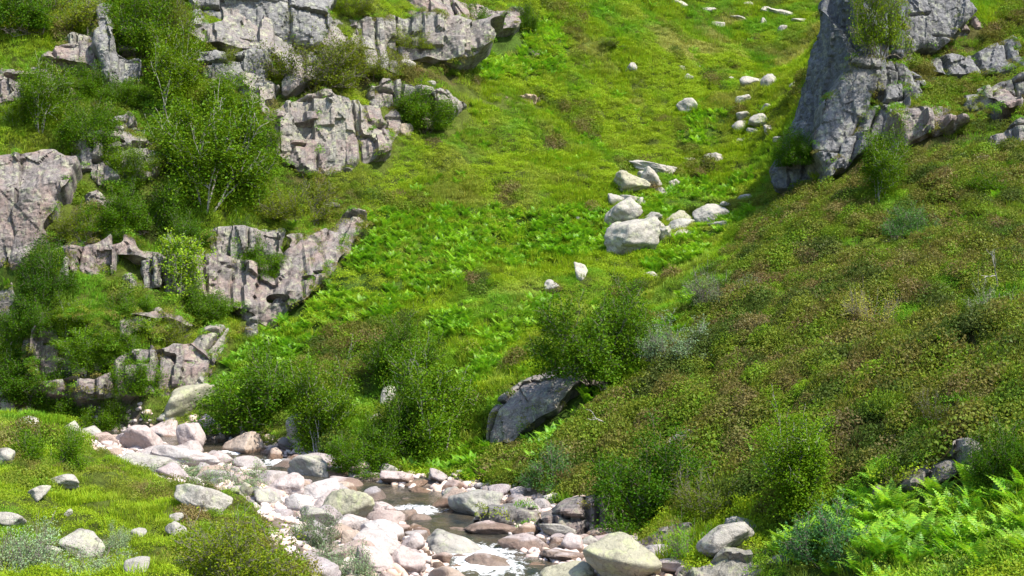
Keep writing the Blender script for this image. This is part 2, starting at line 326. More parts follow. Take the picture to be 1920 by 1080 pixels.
def water():
    V = []; Fm = []; rows = []; fo = []
    for a, b in zip(ST[:-1], ST[1:]):
        n = max(2, int(np.hypot(*(b-a)[:2])/.12))
        for k in range(n): rows.append(a+(b-a)*k/n)
    rows = np.array(rows); d = np.gradient(rows[:, :2], axis=0)
    for _ in range(60): d = (np.roll(d, 1, 0)+d+np.roll(d, -1, 0))/3
    d /= np.linalg.norm(d, axis=1)[:, None]; nrm = np.stack([-d[:, 1], d[:, 0]], 1)
    S = np.arange(-3.6, 3.61, .12)
    Xw = rows[:, 0, None]+nrm[:, 0, None]*S; Yw = rows[:, 1, None]+nrm[:, 1, None]*S
    Zw = rows[:, 2, None]+0*S
    falls = [(-7.6,46.3,1.3),(-2.5,37.7,1.0),(-.9,32.4,1.3),(-.5,30.6,1.0),(-9.5,48.3,.8),(.6,29.2,.7),(1.2,33,.5)]
    foam = np.zeros(Xw.shape)
    for fx, fy, r in falls: foam += .47*np.exp(-(((Xw-fx)**2+(Yw-fy)**2)/r**2))
    Zw = Zw+(fbm(Xw*2, Yw*2, 3, 77)-.5)*(.05+.25*np.clip(foam, 0, 1))
    o = grid_obj('water', Xw, Yw, Zw, M['water'])
    a = o.data.attributes.new('foam', 'FLOAT', 'POINT'); a.data.foreach_set('value', np.clip(foam, 0, .5).astype(np.float32).ravel())
    tag(o, kind='structure')
water()

# ------------------------------------------------------------------ rock faces
def facets(x, y, sc, seed):
    X = x/sc; Y = y/sc; ix = np.floor(X); iy = np.floor(Y); bd = np.full(X.shape, 1e9); out = np.zeros(X.shape)
    for dx in (-1, 0, 1):
        for dy in (-1, 0, 1):
            cx = ix+dx; cy = iy+dy; px = cx+h2(cx, cy, seed); py = cy+h2(cx, cy, seed+1); d = (X-px)**2+(Y-py)**2; m = d < bd
            val = (h2(cx, cy, seed+2)-.5)*.55+(h2(cx, cy, seed+3)-.5)*(X-px)*1.1+(h2(cx, cy, seed+4)-.5)*(Y-py)*1.1
            out = np.where(m, val, out); bd = np.where(m, d, bd)
    return out*sc
def outcrop(poly, label, mat='grey', lean=74, az=0, seed=1, cw=.9, rh=1.3, amp=.3, shear=0., push=.05, D=None, back=1.6, prot=2.6, emb=.3, tuft=1., hole=0., name='rock_face', cat='rock face', rnd=.35):
    rng = np.random.default_rng(seed)
    poly = [tuple(map(float, p)) for p in poly]
    vmax = max(p[1] for p in poly); low = [p for p in poly if p[1] > vmax-12]; ub = sum(p[0] for p in low)/len(low)
    cu = sum(p[0] for p in poly)/len(poly)
    D0 = (float(dist(ub, vmax)) if D is None else D)-push
    P0 = at(ub, vmax, D0); a = R(az); e = R(90-lean)
    n = np.array((math.sin(a)*math.cos(e), -math.cos(a)*math.cos(e), math.sin(e)))
    hx = np.array((math.cos(a), math.sin(a), 0.)); wv = np.cross(n, hx); wv = wv if wv[2] > 0 else -wv
    cam = np.array((0, 0, CAMZ)); st = []
    for (u, v) in poly:
        r = np.array(((u-960)/F, 1, (540-v)/F)); t = np.dot(P0-cam, n)/np.dot(r, n); q = cam+r*t-P0
        st.append((np.dot(q, hx), np.dot(q, wv)))
    s = np.array([p[0] for p in st]); t = np.array([p[1] for p in st])
    area = (s.max()-s.min())*(t.max()-t.min()); res = float(np.clip(math.sqrt(area)/75, .05, .11))
    S, T = np.meshgrid(np.arange(s.min()-.3, s.max()+.3, res), np.arange(t.min()-.3, t.max()+.3, res))
    ws = (fbm(S*1.1, T*1.1, 4, seed)-.5)*.7; wt = (fbm(S*1.1+9, T*1.1, 4, seed+3)-.5)*.7
    Sa = S+ws; Ta = T+wt
    ins = inpoly(Sa, Ta, st); dd = pdist(Sa, Ta, st)*np.where(ins, 1, -1)
    # joint pattern: slanted columns cut by beds
    Sp = S+shear*T+(fbm(S*.7, T*.7, 3, seed+5)-.5)*.5; Tp = T+(fbm(S*.8+4, T*.8, 3, seed+6)-.5)*.45
    bs = [Sp.min()-1]
    while bs[-1] < Sp.max()+1: bs.append(bs[-1]+cw*rng.uniform(.45, 1.6))
    bs = np.array(bs); ci = np.clip(np.searchsorted(bs, Sp)-1, 0, len(bs)-2)
    ds = np.minimum(Sp-bs[ci], bs[ci+1]-Sp)
    ph = rng.uniform(0, 10, len(bs)); rs = rh*rng.uniform(.6, 1.6, len(bs))
    tt = Tp/rs[ci]+ph[ci]; ri = np.floor(tt); fr = tt-ri; dt = np.minimum(fr, 1-fr)*rs[ci]
    rv = h2(ci, ri+50, seed)-.5; rv2 = h2(ci, ri+90, seed+9)-.5; rv3 = h2(ci, ri+130, seed+4)-.5
    off = rv*amp*1.1+(h2(ci, ci*0, seed+2)-.5)*amp*1.2 + rv2*(Sp-.5*(bs[ci]+bs[ci+1]))*.45 + rv3*(fr-.5)*rs[ci]*.3
    bn = np.where(Sp-bs[ci] < bs[ci+1]-Sp, ci, ci+1); gs = sstep(.35, .75, h2(bn, bn*0+3, seed+21)); gt = sstep(.45, .8, h2(ci, np.round(tt), seed+22))
    wc = .045+.05*fbm(S*2, T*2, 2, seed+8)
    crack = np.maximum(gs*np.exp(-(ds/wc)**2), gt*np.exp(-(dt/wc)**2))
    off -= (.22+amp*.4)*crack
    off += facets(S+.2*T, T*.5, 1.3, seed+31)*amp*1.1+facets(S, T*.45, .5, seed+41)*.3+facets(S, T*.7, .2, seed+51)*.2
    off += (fbm(S*.8, T*.5, 4, seed+11)-.5)*amp*1.0+(fbm(S*7, T*7, 3, seed+17)-.5)*.10
    off -= rnd*np.exp(-np.clip(dd, 0, 9)/.16)*(.4+1.2*fbm(S*1.5, T*1.5, 2, seed+60))
    Pw = P0+hx*S[..., None]+wv*T[..., None]
    U, V = proj(Pw[..., 0], Pw[..., 1], Pw[..., 2]); Dt = dist_s(U, V)
    rn = n[0]*(U-960)/F+n[1]+n[2]*(540-V)/F
    gap = Dt-Pw[..., 1]
    need = (np.clip(emb-gap, 0, 6)-np.clip(gap-prot, 0, 6)*.85)*(-rn) if D is None else 0
    Pw = Pw+n*(off+need)[..., None]
    pr = rng.random(S.shape); top = (dd > 0) & (dd < .3) & (pr < res*res*14*tuft); inn = (dd > .3) & (crack > .45) & (pr < res*res*12*tuft)
    LEDGE.append(Pw[top | inn]-n*.1)
    keep = dd > 0
    if hole: keep &= (fbm(S*.32+seed, T*.75, 3, seed+70) < .62-hole)
    cell = keep[:-1, :-1] & keep[:-1, 1:] & keep[1:, 1:] & keep[1:, :-1]
    ny, nx = S.shape; idx = np.arange(nx*ny).reshape(ny, nx)
    q = np.stack([idx[:-1, :-1], idx[:-1, 1:], idx[1:, 1:], idx[1:, :-1]], -1)[cell]
    ed = np.concatenate([q[:, [0, 1]], q[:, [1, 2]], q[:, [2, 3]], q[:, [3, 0]]])
    key = np.sort(ed, 1); kk = key[:, 0]*(nx*ny)+key[:, 1]; uq, inv, cnt = np.unique(kk, return_inverse=True, return_counts=True)
    be = ed[cnt[inv] == 1]; Vf = Pw.reshape(-1, 3).copy(); nv = len(Vf)
    for _ in range(5):                              # even out the stepped outline
        acc = np.zeros_like(Vf); ct = np.zeros(nv)
        for i0, i1 in ((0, 1), (1, 0)): np.add.at(acc, be[:, i0], Vf[be[:, i1]]); np.add.at(ct, be[:, i0], 1)
        k = ct > 0; Vf[k] = .4*Vf[k]+.6*acc[k]/ct[k][:, None]
    bv = np.unique(be); mp = {int(b): nv+i for i, b in enumerate(bv)}; mp2 = {int(b): nv+len(bv)+i for i, b in enumerate(bv)}
    jit = (np.stack([fbm(Vf[bv][:, 0]*1.5, Vf[bv][:, 2]*1.5, 3, seed+k) for k in range(3)], 1)-.5)*.5; B1 = Vf[bv]-n*(back*.3)+jit; B2 = Vf[bv]-n*back-np.array((0, 0, .25*back))
    Vf = np.concatenate([Vf, B1, B2])
    m1 = np.vectorize(mp.get); m2 = np.vectorize(mp2.get)
    sk1 = np.stack([be[:, 1], be[:, 0], m1(be[:, 0]), m1(be[:, 1])], 1); sk2 = np.stack([m1(be[:, 1]), m1(be[:, 0]), m2(be[:, 0]), m2(be[:, 1])], 1)
    q = np.concatenate([q, sk1, sk2]); used, invu = np.unique(q, return_inverse=True); q = invu.reshape(q.shape)
    o = mesh_obj(name, Vf[used]-P0, q, M[mat], loc=P0)
    ii = np.clip(((Pw[..., 1][keep]-8)/.25).astype(int), 0, 499); jj = np.clip(((Pw[..., 0][keep]+50)/.25).astype(int), 0, 399)
    np.maximum.at(RC, (ii, jj), Pw[..., 2][keep])
    return tag(o, label, cat, 'rock faces in the hillside')
O = outcrop
O([(-30,265),(70,258),(132,268),(128,312),(100,360),(88,430),(80,505),(-30,505)], 'tall purple grey slab at the left edge of the cliff', 'purple', 80, 8, 11, 1.6, 4, .3)
O([(120,62),(150,55),(174,66),(173,132),(122,130)], 'small pale fluted block beside the tall dark crevice, upper left', 'pale', 80, 10, 12, .45, 2, .2)
O([(176,-30),(208,-30),(208,60),(214,96),(262,105),(268,160),(240,182),(212,180),(184,125),(176,90)], 'narrow grey pillar over cracked blocks at the upper left', 'blue', 80, 14, 13, .5, 1.6, .3)
O([(-20,205),(20,170),(60,118),(92,115),(72,165),(40,192),(-20,215)], 'slanted pale slab among bushes at the upper left edge', 'pale', 55, 10, 14, 1.1, 1.6, .2)
O([(352,-40),(630,-40),(620,40),(600,82),(480,66),(372,86),(356,60)], 'broad blue grey wall at the top of the cliff', 'blue', 80, 10, 15, 2.4, 2.6, .35)
O([(366,92),(505,88),(498,190),(462,196),(438,150),(384,142)], 'grey block wall under the long ledge crack', 'blue', 80, 12, 16, 1.4, 1.2, .3)
O([(360,88),(378,88),(376,128),(362,126)], 'narrow rusty orange strip of bare rock', 'rust', 82, 20, 17, .6, 1.5, .1)
O([(655,34),(700,26),(752,34),(758,62),(712,96),(684,88),(655,76)], 'pale rounded block below the top heather ledge', 'pale', 74, 14, 18, 1.3, 1.8, .25)
O([(740,-40),(1010,-40),(985,12),(930,24),(862,26),(855,58),(800,55),(768,50)], 'top band of grey rock with two dark crevices', 'purple', 80, 8, 19, 1.3, 2.4, .45)
O([(512,225),(545,180),(600,168),(682,165),(690,232),(738,238),(738,275),(690,300),(620,332),(565,332),(515,290)], 'large fractured grey face in the middle of the cliff', 'pale', 76, 14, 20, 1.0, 1.4, .45)
O([(688,155),(760,140),(800,152),(858,148),(902,160),(880,176),(838,202),(800,178),(740,192),(702,222)], 'low rock band running right from the middle face', 'grey', 72, 14, 21, .7, .9, .35)
O([(642,395),(704,388),(692,420),(650,478),(585,545),(515,620),(502,592),(520,530),(536,462),(600,430)], 'long pale slab running diagonally beside the fern slope', 'purple', 60, 24, 22, 1.6, 2.6, .25, shear=-.4)
O([(384,425),(470,420),(534,430),(530,480),(480,484),(455,500),(445,555),(402,552)], 'dark fluted columns under the large birch ledge', 'grey', 82, 10, 23, .5, 2.2, .4)
O([(128,462),(170,450),(216,440),(212,508),(180,516),(132,514)], 'purple stained rock with dark recesses on the left ledge', 'purple', 80, 10, 24, .6, 1.6, .4)
O([(230,512),(256,510),(260,545),(230,548)], 'small bright cube of rock on the left ledge', 'pale', 78, 10, 25, .9, 1.3, .12)
O([(262,470),(302,462),(302,545),(270,548)], 'grey rib of rock left of the yellow green birch', 'grey', 80, 12, 26, .5, 1.6, .3)
O([(160,592),(210,578),(262,588),(300,562),(306,578),(250,636),(212,690),(166,650)], 'purple grey face above the lower rubble slope', 'purple', 70, 14, 27, .8, 1.6, .35)
O([(415,588),(436,600),(404,680),(392,728),(330,735),(318,726),(362,655),(340,662),(338,642),(380,622)], 'steep grey slab above the big lichen boulder', 'pale', 64, 16, 28, .9, 2.4, .3, shear=-.5)
O([(455,588),(490,584),(488,620),(462,640)], 'small grey knob at the foot of the fern slope', 'grey', 75, 16, 29, .8, 1.2, .2)
O([(60,600),(100,590),(110,650),(190,650),(205,715),(90,715),(40,660)], 'broken pinkish rock low on the left cliff', 'purple', 62, 10, 30, .6, .8, .4)
O([(825,78),(870,76),(905,108),(890,125),(840,105)], 'small purple rocks on the upper green ledge', 'purple', 60, 10, 31, .5, .6, .3)
O([(940,178),(990,168),(1020,174),(1005,188),(950,188)], 'thin strip of rusty rock where the ledge ends', 'rust', 60, 8, 32, .7, .5, .2)
O([(580,345),(625,340),(622,362),(585,362)], 'small grey rock step below the middle face', 'grey', 66, 10, 33, .6, .7, .2)
O([(160,360),(185,352),(218,366),(200,398),(168,392)], 'small pale rock in the heather above the ledge', 'grey', 66, 10, 34, .6, .7, .3)
O([(215,235),(262,228),(290,262),(270,305),(228,285)], 'grey rock showing between bushes, left of the large birch', 'grey', 68, 10, 35, .5, .8, .4)
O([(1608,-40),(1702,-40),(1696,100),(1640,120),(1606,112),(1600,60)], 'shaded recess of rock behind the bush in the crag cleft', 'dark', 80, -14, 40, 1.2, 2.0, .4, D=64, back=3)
O([(330,560),(352,556),(350,600),(334,600)], 'narrow grey rib just right of the yellow green birch', 'grey', 78, 12, 61, .5, 1.2, .25)
O([(505,590),(520,560),(530,600),(512,618)], 'small dark foot of the diagonal slab', 'purple', 70, 20, 62, .5, .8, .25)
O([(250,640),(300,650),(330,690),(300,740),(250,735),(235,690)], 'bare rubbly rock left of the steep grey slab', 'purple', 56, 10, 63, .5, .7, .35)
O([(30,600),(62,590),(90,640),(80,700),(40,690)], 'grey pink rock behind the slender birch at the left edge', 'purple', 66, 10, 64, .6, 1, .3)
O([(478,428),(534,428),(534,470),(500,478),(478,466)], 'pale rock with yellow lichen above the diagonal slab', 'pale', 76, 14, 65, .6, 1.1, .3)
O([(470,205),(505,190),(520,235),(500,262),(474,240)], 'pale rock between bushes left of the middle face', 'pale', 70, 12, 66, .7, .9, .3)
O([(490,70),(590,84),(600,120),(540,112),(500,125)], 'grey rock showing through the top ledge heather', 'grey', 66, 12, 67, .7, .8, .3)
O([(0,130),(48,120),(62,150),(20,172),(-20,180)], 'dull grey rock at the left edge in the upper bushes', 'grey', 62, 10, 68, .7, .9, .3)
O([(90,500),(125,470),(130,520),(100,545)], 'thin grey rock beside the dark pointed bush', 'grey', 74, 10, 69, .5, 1, .3)
O([(30,545),(0,520),(-20,540),(-20,600),(20,610)], 'grey rock at the left edge below the tall slab', 'grey', 66, 10, 70, .6, .9, .3)
O([(205,250),(240,200),(262,215),(250,240),(215,262)], 'small grey rock beside the birch under the wall', 'grey', 66, 10, 71, .5, .8, .3)
O([(490,610),(470,560),(440,570),(450,600)], 'brownish ground rock above the small grey knob', 'purple', 58, 14, 72, .5, .6, .3)
O([(560,355),(640,372),(640,392),(600,400),(556,380)], 'broken pale rock steps above the diagonal slab', 'pale', 60, 14, 73, .5, .5, .3)
O([(612,60),(655,70),(660,110),(620,112)], 'pale grey rock left of the pale rounded block', 'pale', 68, 12, 74, .7, .9, .25)
O([(850,60),(862,30),(860,80),(800,88),(790,70)], 'grey rock foot under the top band', 'grey', 66, 12, 75, .6, .7, .25)
B_ = dict(prot=1.3, emb=.15, tuft=3.2, hole=.03)
O([(170,-40),(620,-40),(1000,-40),(960,20),(880,70),(770,100),(640,125),(600,140),(500,195),(430,200),(350,110),(290,120),(262,180),(210,185),(165,120)], 'long band of bare bedrock along the top of the cliff, half grown over', 'grey', 80, 12, 81, .8, 3.6, .35, **B_)
O([(120,62),(176,40),(190,130),(150,190),(60,200),(-30,222),(-30,160),(60,112)], 'bedrock showing between bushes at the upper left', 'purple', 70, 12, 82, .7, 1.5, .35, **B_)
O([(496,215),(560,160),(690,155),(900,155),(860,190),(760,225),(736,285),(600,342),(500,305)], 'stepped bedrock round the large fractured face', 'purple', 74, 14, 83, .8, 1.6, .4, **B_)
O([(100,450),(216,432),(300,455),(380,420),(540,420),(640,392),(710,388),(600,530),(515,622),(440,570),(300,556),(200,525),(100,530)], 'long stepped bedrock band across the lower cliff', 'purple', 80, 14, 84, .6, 3.2, .4, **B_)
O([(40,585),(160,580),(300,558),(440,585),(400,690),(385,735),(300,745),(180,745),(50,720)], 'broken bedrock slope above the head of the stream', 'purple', 74, 12, 85, .6, 2.4, .4, **B_)
O([(130,255),(220,225),(300,260),(280,330),(215,370),(150,330)], 'bedrock knobs between the birches of the left cliff', 'grey', 68, 12, 86, .6, 1.0, .4, **B_)
O([(440,90),(520,80),(520,160),(500,215),(440,220)], 'pale bedrock right of the blue grey block wall', 'pale', 72, 12, 87, .8, 1.4, .3, **B_)
# crag at the upper right: gully side with its shade put into a darker rock colour, pale fronts beside it
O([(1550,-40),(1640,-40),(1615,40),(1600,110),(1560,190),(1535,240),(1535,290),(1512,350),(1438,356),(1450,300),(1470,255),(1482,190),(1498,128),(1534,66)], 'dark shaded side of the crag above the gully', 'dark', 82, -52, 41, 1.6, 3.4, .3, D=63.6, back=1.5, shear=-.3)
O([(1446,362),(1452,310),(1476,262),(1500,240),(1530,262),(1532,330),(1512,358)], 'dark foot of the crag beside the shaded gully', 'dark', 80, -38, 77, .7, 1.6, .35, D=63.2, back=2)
O([(1592,112),(1630,98),(1668,102),(1650,160),(1612,240),(1572,305),(1548,320),(1528,275),(1542,196)], 'pale slab on the front of the crag', 'crag', 76, 4, 42, 2.2, 4, .16, D=60.7, back=3, shear=-.35)
O([(1672,160),(1712,138),(1705,205),(1668,258),(1612,292),(1560,332),(1552,318),(1600,248),(1632,190)], 'pale buttress with a black cleft, right on the crag', 'crag', 74, 2, 43, .8, 1.6, .45, D=60.2, back=3, shear=-.3)
O([(1694,-60),(1810,-60),(1836,26),(1782,80),(1696,108),(1676,62)], 'grey slab at the top right beside the cleft bush', 'crag', 78, 6, 44, 2.4, 3, .22, back=3, D=65.6)
O([(1640,120),(1700,104),(1740,150),(1730,200),(1690,280),(1640,300),(1600,330),(1650,200)], 'jointed grey rock joining the crag to the right rock band', 'crag', 74, 2, 76, .9, 1.4, .4, back=2, D=61.5)
O([(1665,290),(1690,190),(1740,180),(1800,176),(1850,160),(1930,125),(1930,200),(1850,225),(1800,232),(1740,250),(1700,280)], 'long jointed rock band across the right heather slope', 'purple', 76, 2, 78, .6, 1.3, .45, push=.7, hole=.02, tuft=2)
O([(1690,90),(1780,60),(1850,60),(1940,20),(1940,110),(1840,140),(1760,170),(1700,190)], 'dark bedrock under the heather right of the crag', 'crag', 76, 2, 79, .8, 2.0, .4, prot=1.2, emb=.12, hole=.10, tuft=4)
O([(1690,205),(1740,192),(1794,190),(1790,222),(1740,246),(1690,272),(1672,262)], 'purple rock band under the right heather ledge', 'purple', 76, 4, 45, .8, 1.1, .4)
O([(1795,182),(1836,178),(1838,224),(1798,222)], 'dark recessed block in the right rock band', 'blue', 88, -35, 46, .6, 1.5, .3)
O([(1842,166),(1890,140),(1950,128),(1950,196),(1890,208),(1842,222)], 'grey jointed block at the right edge above the heather', 'grey', 78, -4, 47, .7, 1.1, .4)
O([(1862,236),(1950,206),(1950,266),(1890,278),(1862,276)], 'rough grey ledge at the right edge under the jointed block', 'grey', 76, -8, 48, .7, .8, .4, push=.5)
O([(1772,60),(1830,22),(1850,50),(1790,80),(1772,78)], 'low dark rock right of the top right slab', 'purple', 66, 0, 49, .5, .7, .3)
O([(918,712),(940,672),(990,652),(1060,645),(1105,665),(1092,712),(1030,768),(975,815),(935,842),(902,828),(908,770)], 'leaning grey slab beside the gully ferns', 'grey', 76, -16, 50, 1.8, 2.8, .14, shear=-.3, back=2.4, push=.2, rnd=.12, prot=1.7)
O([(905,925),(960,918),(1010,925),(1012,990),(948,986),(880,978)], 'low grey bank rock on the far side of the stream', 'grey', 74, 0, 51, .6, 1.0, .25)
O([(1016,950),(1060,926),(1140,926),(1158,955),(1160,1008),(1020,1010)], 'dark overhung bank rock beside the stream', 'purple', 78, -4, 52, .7, 1.2, .4)
O([(1208,1000),(1250,975),(1290,985),(1292,1040),(1215,1045)], 'rough brown bank rock behind the big pale boulder', 'purple', 74, 0, 53, .5, .7, .35)
O([(1636,902),(1690,880),(1765,848),(1792,870),(1780,905),(1700,935),(1640,935)], 'broken purple rock step over the fern bed', 'purple', 72, -4, 54, .5, .6, .3)
O([(1796,835),(1840,822),(1905,824),(1890,880),(1812,900)], 'shaded rock step at the right above the ferns', 'grey', 76, -6, 55, .4, .7, .3)
O([(1290,1058),(1350,1035),(1420,1025),(1470,1022),(1490,1100),(1280,1100)], 'lichen spotted bedrock at the bottom of the picture', 'pale', 48, 4, 56, .9, .8, .25)

# ------------------------------------------------------------------ stones
def ico(sub):
    import bmesh
    bm = bmesh.new(); bmesh.ops.create_icosphere(bm, subdivisions=sub, radius=1); bm.verts.ensure_lookup_table()
    V = np.array([v.co[:] for v in bm.verts]); Fc = np.array([[v.index for v in f.verts] for f in bm.faces]); bm.free()
    return V/np.linalg.norm(V, axis=1)[:, None], Fc
ICO = {k: ico(k) for k in (2, 3, 4, 5)}
def stone_mesh(seed, sub=4, planes=13, p=9, rough=.05):
    p = p*1.9
    rng = np.random.default_rng(seed); V, Fc = ICO[sub]
    nn = rng.normal(size=(planes, 3)); nn /= np.linalg.norm(nn, axis=1)[:, None]; hh = rng.uniform(.55, 1.0, planes)
    r = (np.maximum(V@nn.T, 0)/hh); r = (r**p).sum(1)+.75**p*.6; r = r**(-1/p)
    X = V*r[:, None]
    X = X*(1-rough*2.2*np.abs(n3(X+seed, 2.4, seed+5)-.5)*2+rough*3*(n3(X+seed, 1.6, seed)-.5)+rough*1.6*(n3(X+seed, 4.5, seed+1)-.5)+rough*.8*(n3(X, 11, seed+2)-.5))[:, None]
    lo, hi = X.min(0), X.max(0); return (X-(lo+hi)/2)/((hi-lo)/2), Fc
def stone(u, v, w, h, tilt, mat, col, label, name='boulder', cat='boulder', group='boulders on the slope', seed=None, p=9, planes=13, dep=.85, sink=0., rough=.05, D=None):
    """u, v: middle of the stone in the survey picture, w, h its apparent size, tilt in degrees"""
    Dv = float(dist(u, min(v+h*.38, 1235))) if D is None else D
    seed = seed if seed is not None else int(u*7+v*13)
    V, Fc = stone_mesh(seed, 5 if w > 60 else 4, planes, p, rough)
    c = at(u, v, Dv); a = w/F*Dv/2; hh = h/F*Dv/2
    V = V*np.array((a, (a*.6+hh*.4)*dep*1.1, hh))
    t = R(tilt); ct, st_ = math.cos(t), math.sin(t); V = np.stack([V[:, 0]*ct+V[:, 2]*st_, V[:, 1], -V[:, 0]*st_+V[:, 2]*ct], 1)
    o = mesh_obj(name, V, Fc, M[mat], smooth=True, loc=c+np.array((0, (a*.25), -sink)))
    o.color = (*col, 1); tag(o, label, cat, group); PLACED.append((c[0], c[1]+a*.25, max(a, hh)*.85)); return o
PLACED = []
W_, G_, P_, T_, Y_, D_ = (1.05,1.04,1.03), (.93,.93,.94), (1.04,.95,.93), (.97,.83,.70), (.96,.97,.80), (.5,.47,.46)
SL = [ # slope boulders
 (1187,455,120,74,-24,W_,'largest pale boulder at the foot of the slope boulder trail'),(1168,408,66,52,5,G_,'square grey boulder directly above the largest pale boulder'),
 (1155,378,28,20,0,G_,'small pointed stone on top of the square grey boulder'),(1184,347,64,38,-4,Y_,'flat yellowish boulder at the top left of the trail'),
 (1222,320,82,24,14,W_,'long white slab stone highest in the slope trail'),(1222,341,38,36,10,W_,'white stone wedged under the long white slab stone'),
 (1264,346,22,14,0,W_,'little white stone right of the long white slab stone'),(1270,410,44,20,-10,Y_,'yellowish cap stone right of the largest pale boulder'),
 (1276,426,50,22,-8,G_,'grey stone under the yellowish cap stone'),(1248,440,26,22,0,G_,'small grey stone touching the largest pale boulder'),
 (1284,440,44,15,-8,Y_,'flat low stone below the yellowish cap stone'),(1336,408,64,36,-6,W_,'angular white boulder standing right of the trail'),
 (1225,412,32,20,0,G_,'small stone behind the largest pale boulder'),(1183,378,36,18,0,W_,'low stone between square boulder and long slab'),
 (1289,203,38,28,20,W_,'lone wedge shaped boulder in the upper green slope'),(1184,131,22,20,0,W_,'small white boulder alone on the upper green slope'),
 (1293,148,18,14,0,W_,'small white boulder under a dark tuft, upper slope'),(1277,129,16,9,0,W_,'tiny pale stone above the small white boulder'),
 (1410,156,44,18,8,W_,'long pale boulder near the crag, upper slope'),(1441,156,28,24,0,G_,'upright grey boulder beside the long pale boulder'),
 (1394,189,26,18,10,W_,'pale boulder below the long pale boulder'),(1396,222,30,20,15,W_,'left stone of the cluster beside the crag'),
 (1424,231,38,24,-10,W_,'largest stone of the cluster beside the crag'),(1387,239,28,18,0,G_,'lowest stone of the cluster beside the crag'),
 (1390,264,22,8,0,W_,'flat stone just below the cluster beside the crag'),(1339,297,30,20,-25,W_,'tilted pale stone left of the crag shadow'),
 (1292,301,24,10,10,W_,'small flat stone left of the tilted pale stone'),(1300,310,14,8,0,W_,'tiny stone under the small flat stone'),
 (1296,342,24,9,-12,W_,'flat white stone above the fern gully'),(1395,372,28,10,-10,G_,'grey stone in the gully under the crag shadow'),
 (1360,384,20,9,0,W_,'small pale stone above the angular white boulder'),(1090,512,22,30,-10,W_,'upright pale stone below the boulder trail'),
 (1038,541,34,22,5,G_,'rounded mottled stone below the upright pale stone'),(1218,520,32,15,0,W_,'low pale stone below the largest pale boulder'),
 (1088,411,16,9,0,W_,'tiny pale stone left of the square grey boulder'),(1272,8,34,12,15,W_,'flat pale stone at the top of the slope'),
 (1346,49,26,12,10,W_,'small flat stone high on the upper slope'),(1404,12,22,12,0,W_,'white stone at the very top of the slope'),
 (1388,35,34,9,15,W_,'long thin white stone near the top of the slope'),(1432,42,12,12,0,W_,'little round white stone near the top'),
 (1476,28,70,12,18,W_,'longest thin white slab stone near the top right'),(1468,57,18,14,0,W_,'small pale block under the longest thin slab'),
 (1489,161,16,10,10,W_,'thin pale stone next to the crag edge'),(1308,125,12,7,0,G_,'tiny grey stone in the upper slope grass'),
 (1283,836,78,34,-32,G_,'long grey stone lying in the right heather slope'),(1628,640,46,16,0,G_,'mottled stone half buried in the middle of the heather'),
 (1838,303,36,14,-10,W_,'pale stone in the heather at the upper right'),(1008,102,26,12,0,T_,'small tan stone in the upper ferns'),
 (762,122,34,16,10,W_,'pale stone on the upper cliff ledge'),(758,246,30,20,0,T_,'brown stone beside the ledge bush'),
 (808,160,18,12,0,G_,'small stone perched over the low rock band'),(212,325,16,8,0,W_,'tiny pale stone in the heather of the left cliff'),
 (430,105,10,8,0,W_,'tiny white stone on the ledge crack'),(728,748,26,34,10,G_,'dark edged stone above the streamside bushes'),
 (706,790,34,18,-30,G_,'grey slab stone lower in the streamside bushes'),(296,690,22,14,0,T_,'tan rubble stone above the big lichen boulder'),
 (275,672,20,10,0,T_,'flat tan stone on the rubble slope'),(200,738,34,22,0,T_,'rounded tan stone under the left cliff'),
 (1200,380,22,14,0,G_,'small grey stone in the ferns inside the trail'),(1160,432,34,22,6,W_,'pale block wedged left of the largest pale boulder'),
 (1238,362,26,14,-6,W_,'low white stone below the wedged white stone'),(1208,332,24,16,0,G_,'grey block under the left end of the long slab'),
 (1302,420,24,12,0,Y_,'small stone between cap stone and angular boulder'),(1352,424,44,14,-12,W_,'flat stone at the foot of the angular white boulder'),
 (1262,426,20,14,0,W_,'small white stone under the cap stone'),(1236,428,22,16,0,W_,'stone leaning on the top of the largest pale boulder'),
 (1440,205,24,14,0,W_,'stone above the cluster beside the crag'),(1446,246,26,16,0,W_,'stone right of the largest cluster stone'),
 (1412,248,22,12,0,W_,'small stone at the foot of the largest cluster stone'),(1370,150,20,9,0,W_,'small flat stone left of the long pale boulder'),
 (1330,20,26,9,8,W_,'thin pale stone near the top middle of the slope'),(1440,20,26,12,0,W_,'pale stone beside the top thin slabs'),
 (1500,40,30,10,12,W_,'thin pale stone at the right end of the top slabs'),(1376,206,16,9,0,G_,'tiny grey stone above the left cluster stone'),
 (1462,262,24,10,0,W_,'flat pale stone close under the crag foot'),(1318,306,16,8,0,W_,'tiny stone beside the tilted pale stone'),
]
for s in SL: stone(s[0], s[1]-s[3]*.1, s[2]*(1.12 if s[2] < 100 else 1.0), s[3]*(1.34 if s[2] < 100 else 1.05), s[4], 'boulder', s[5], s[6], p=12, planes=11, rough=.08)
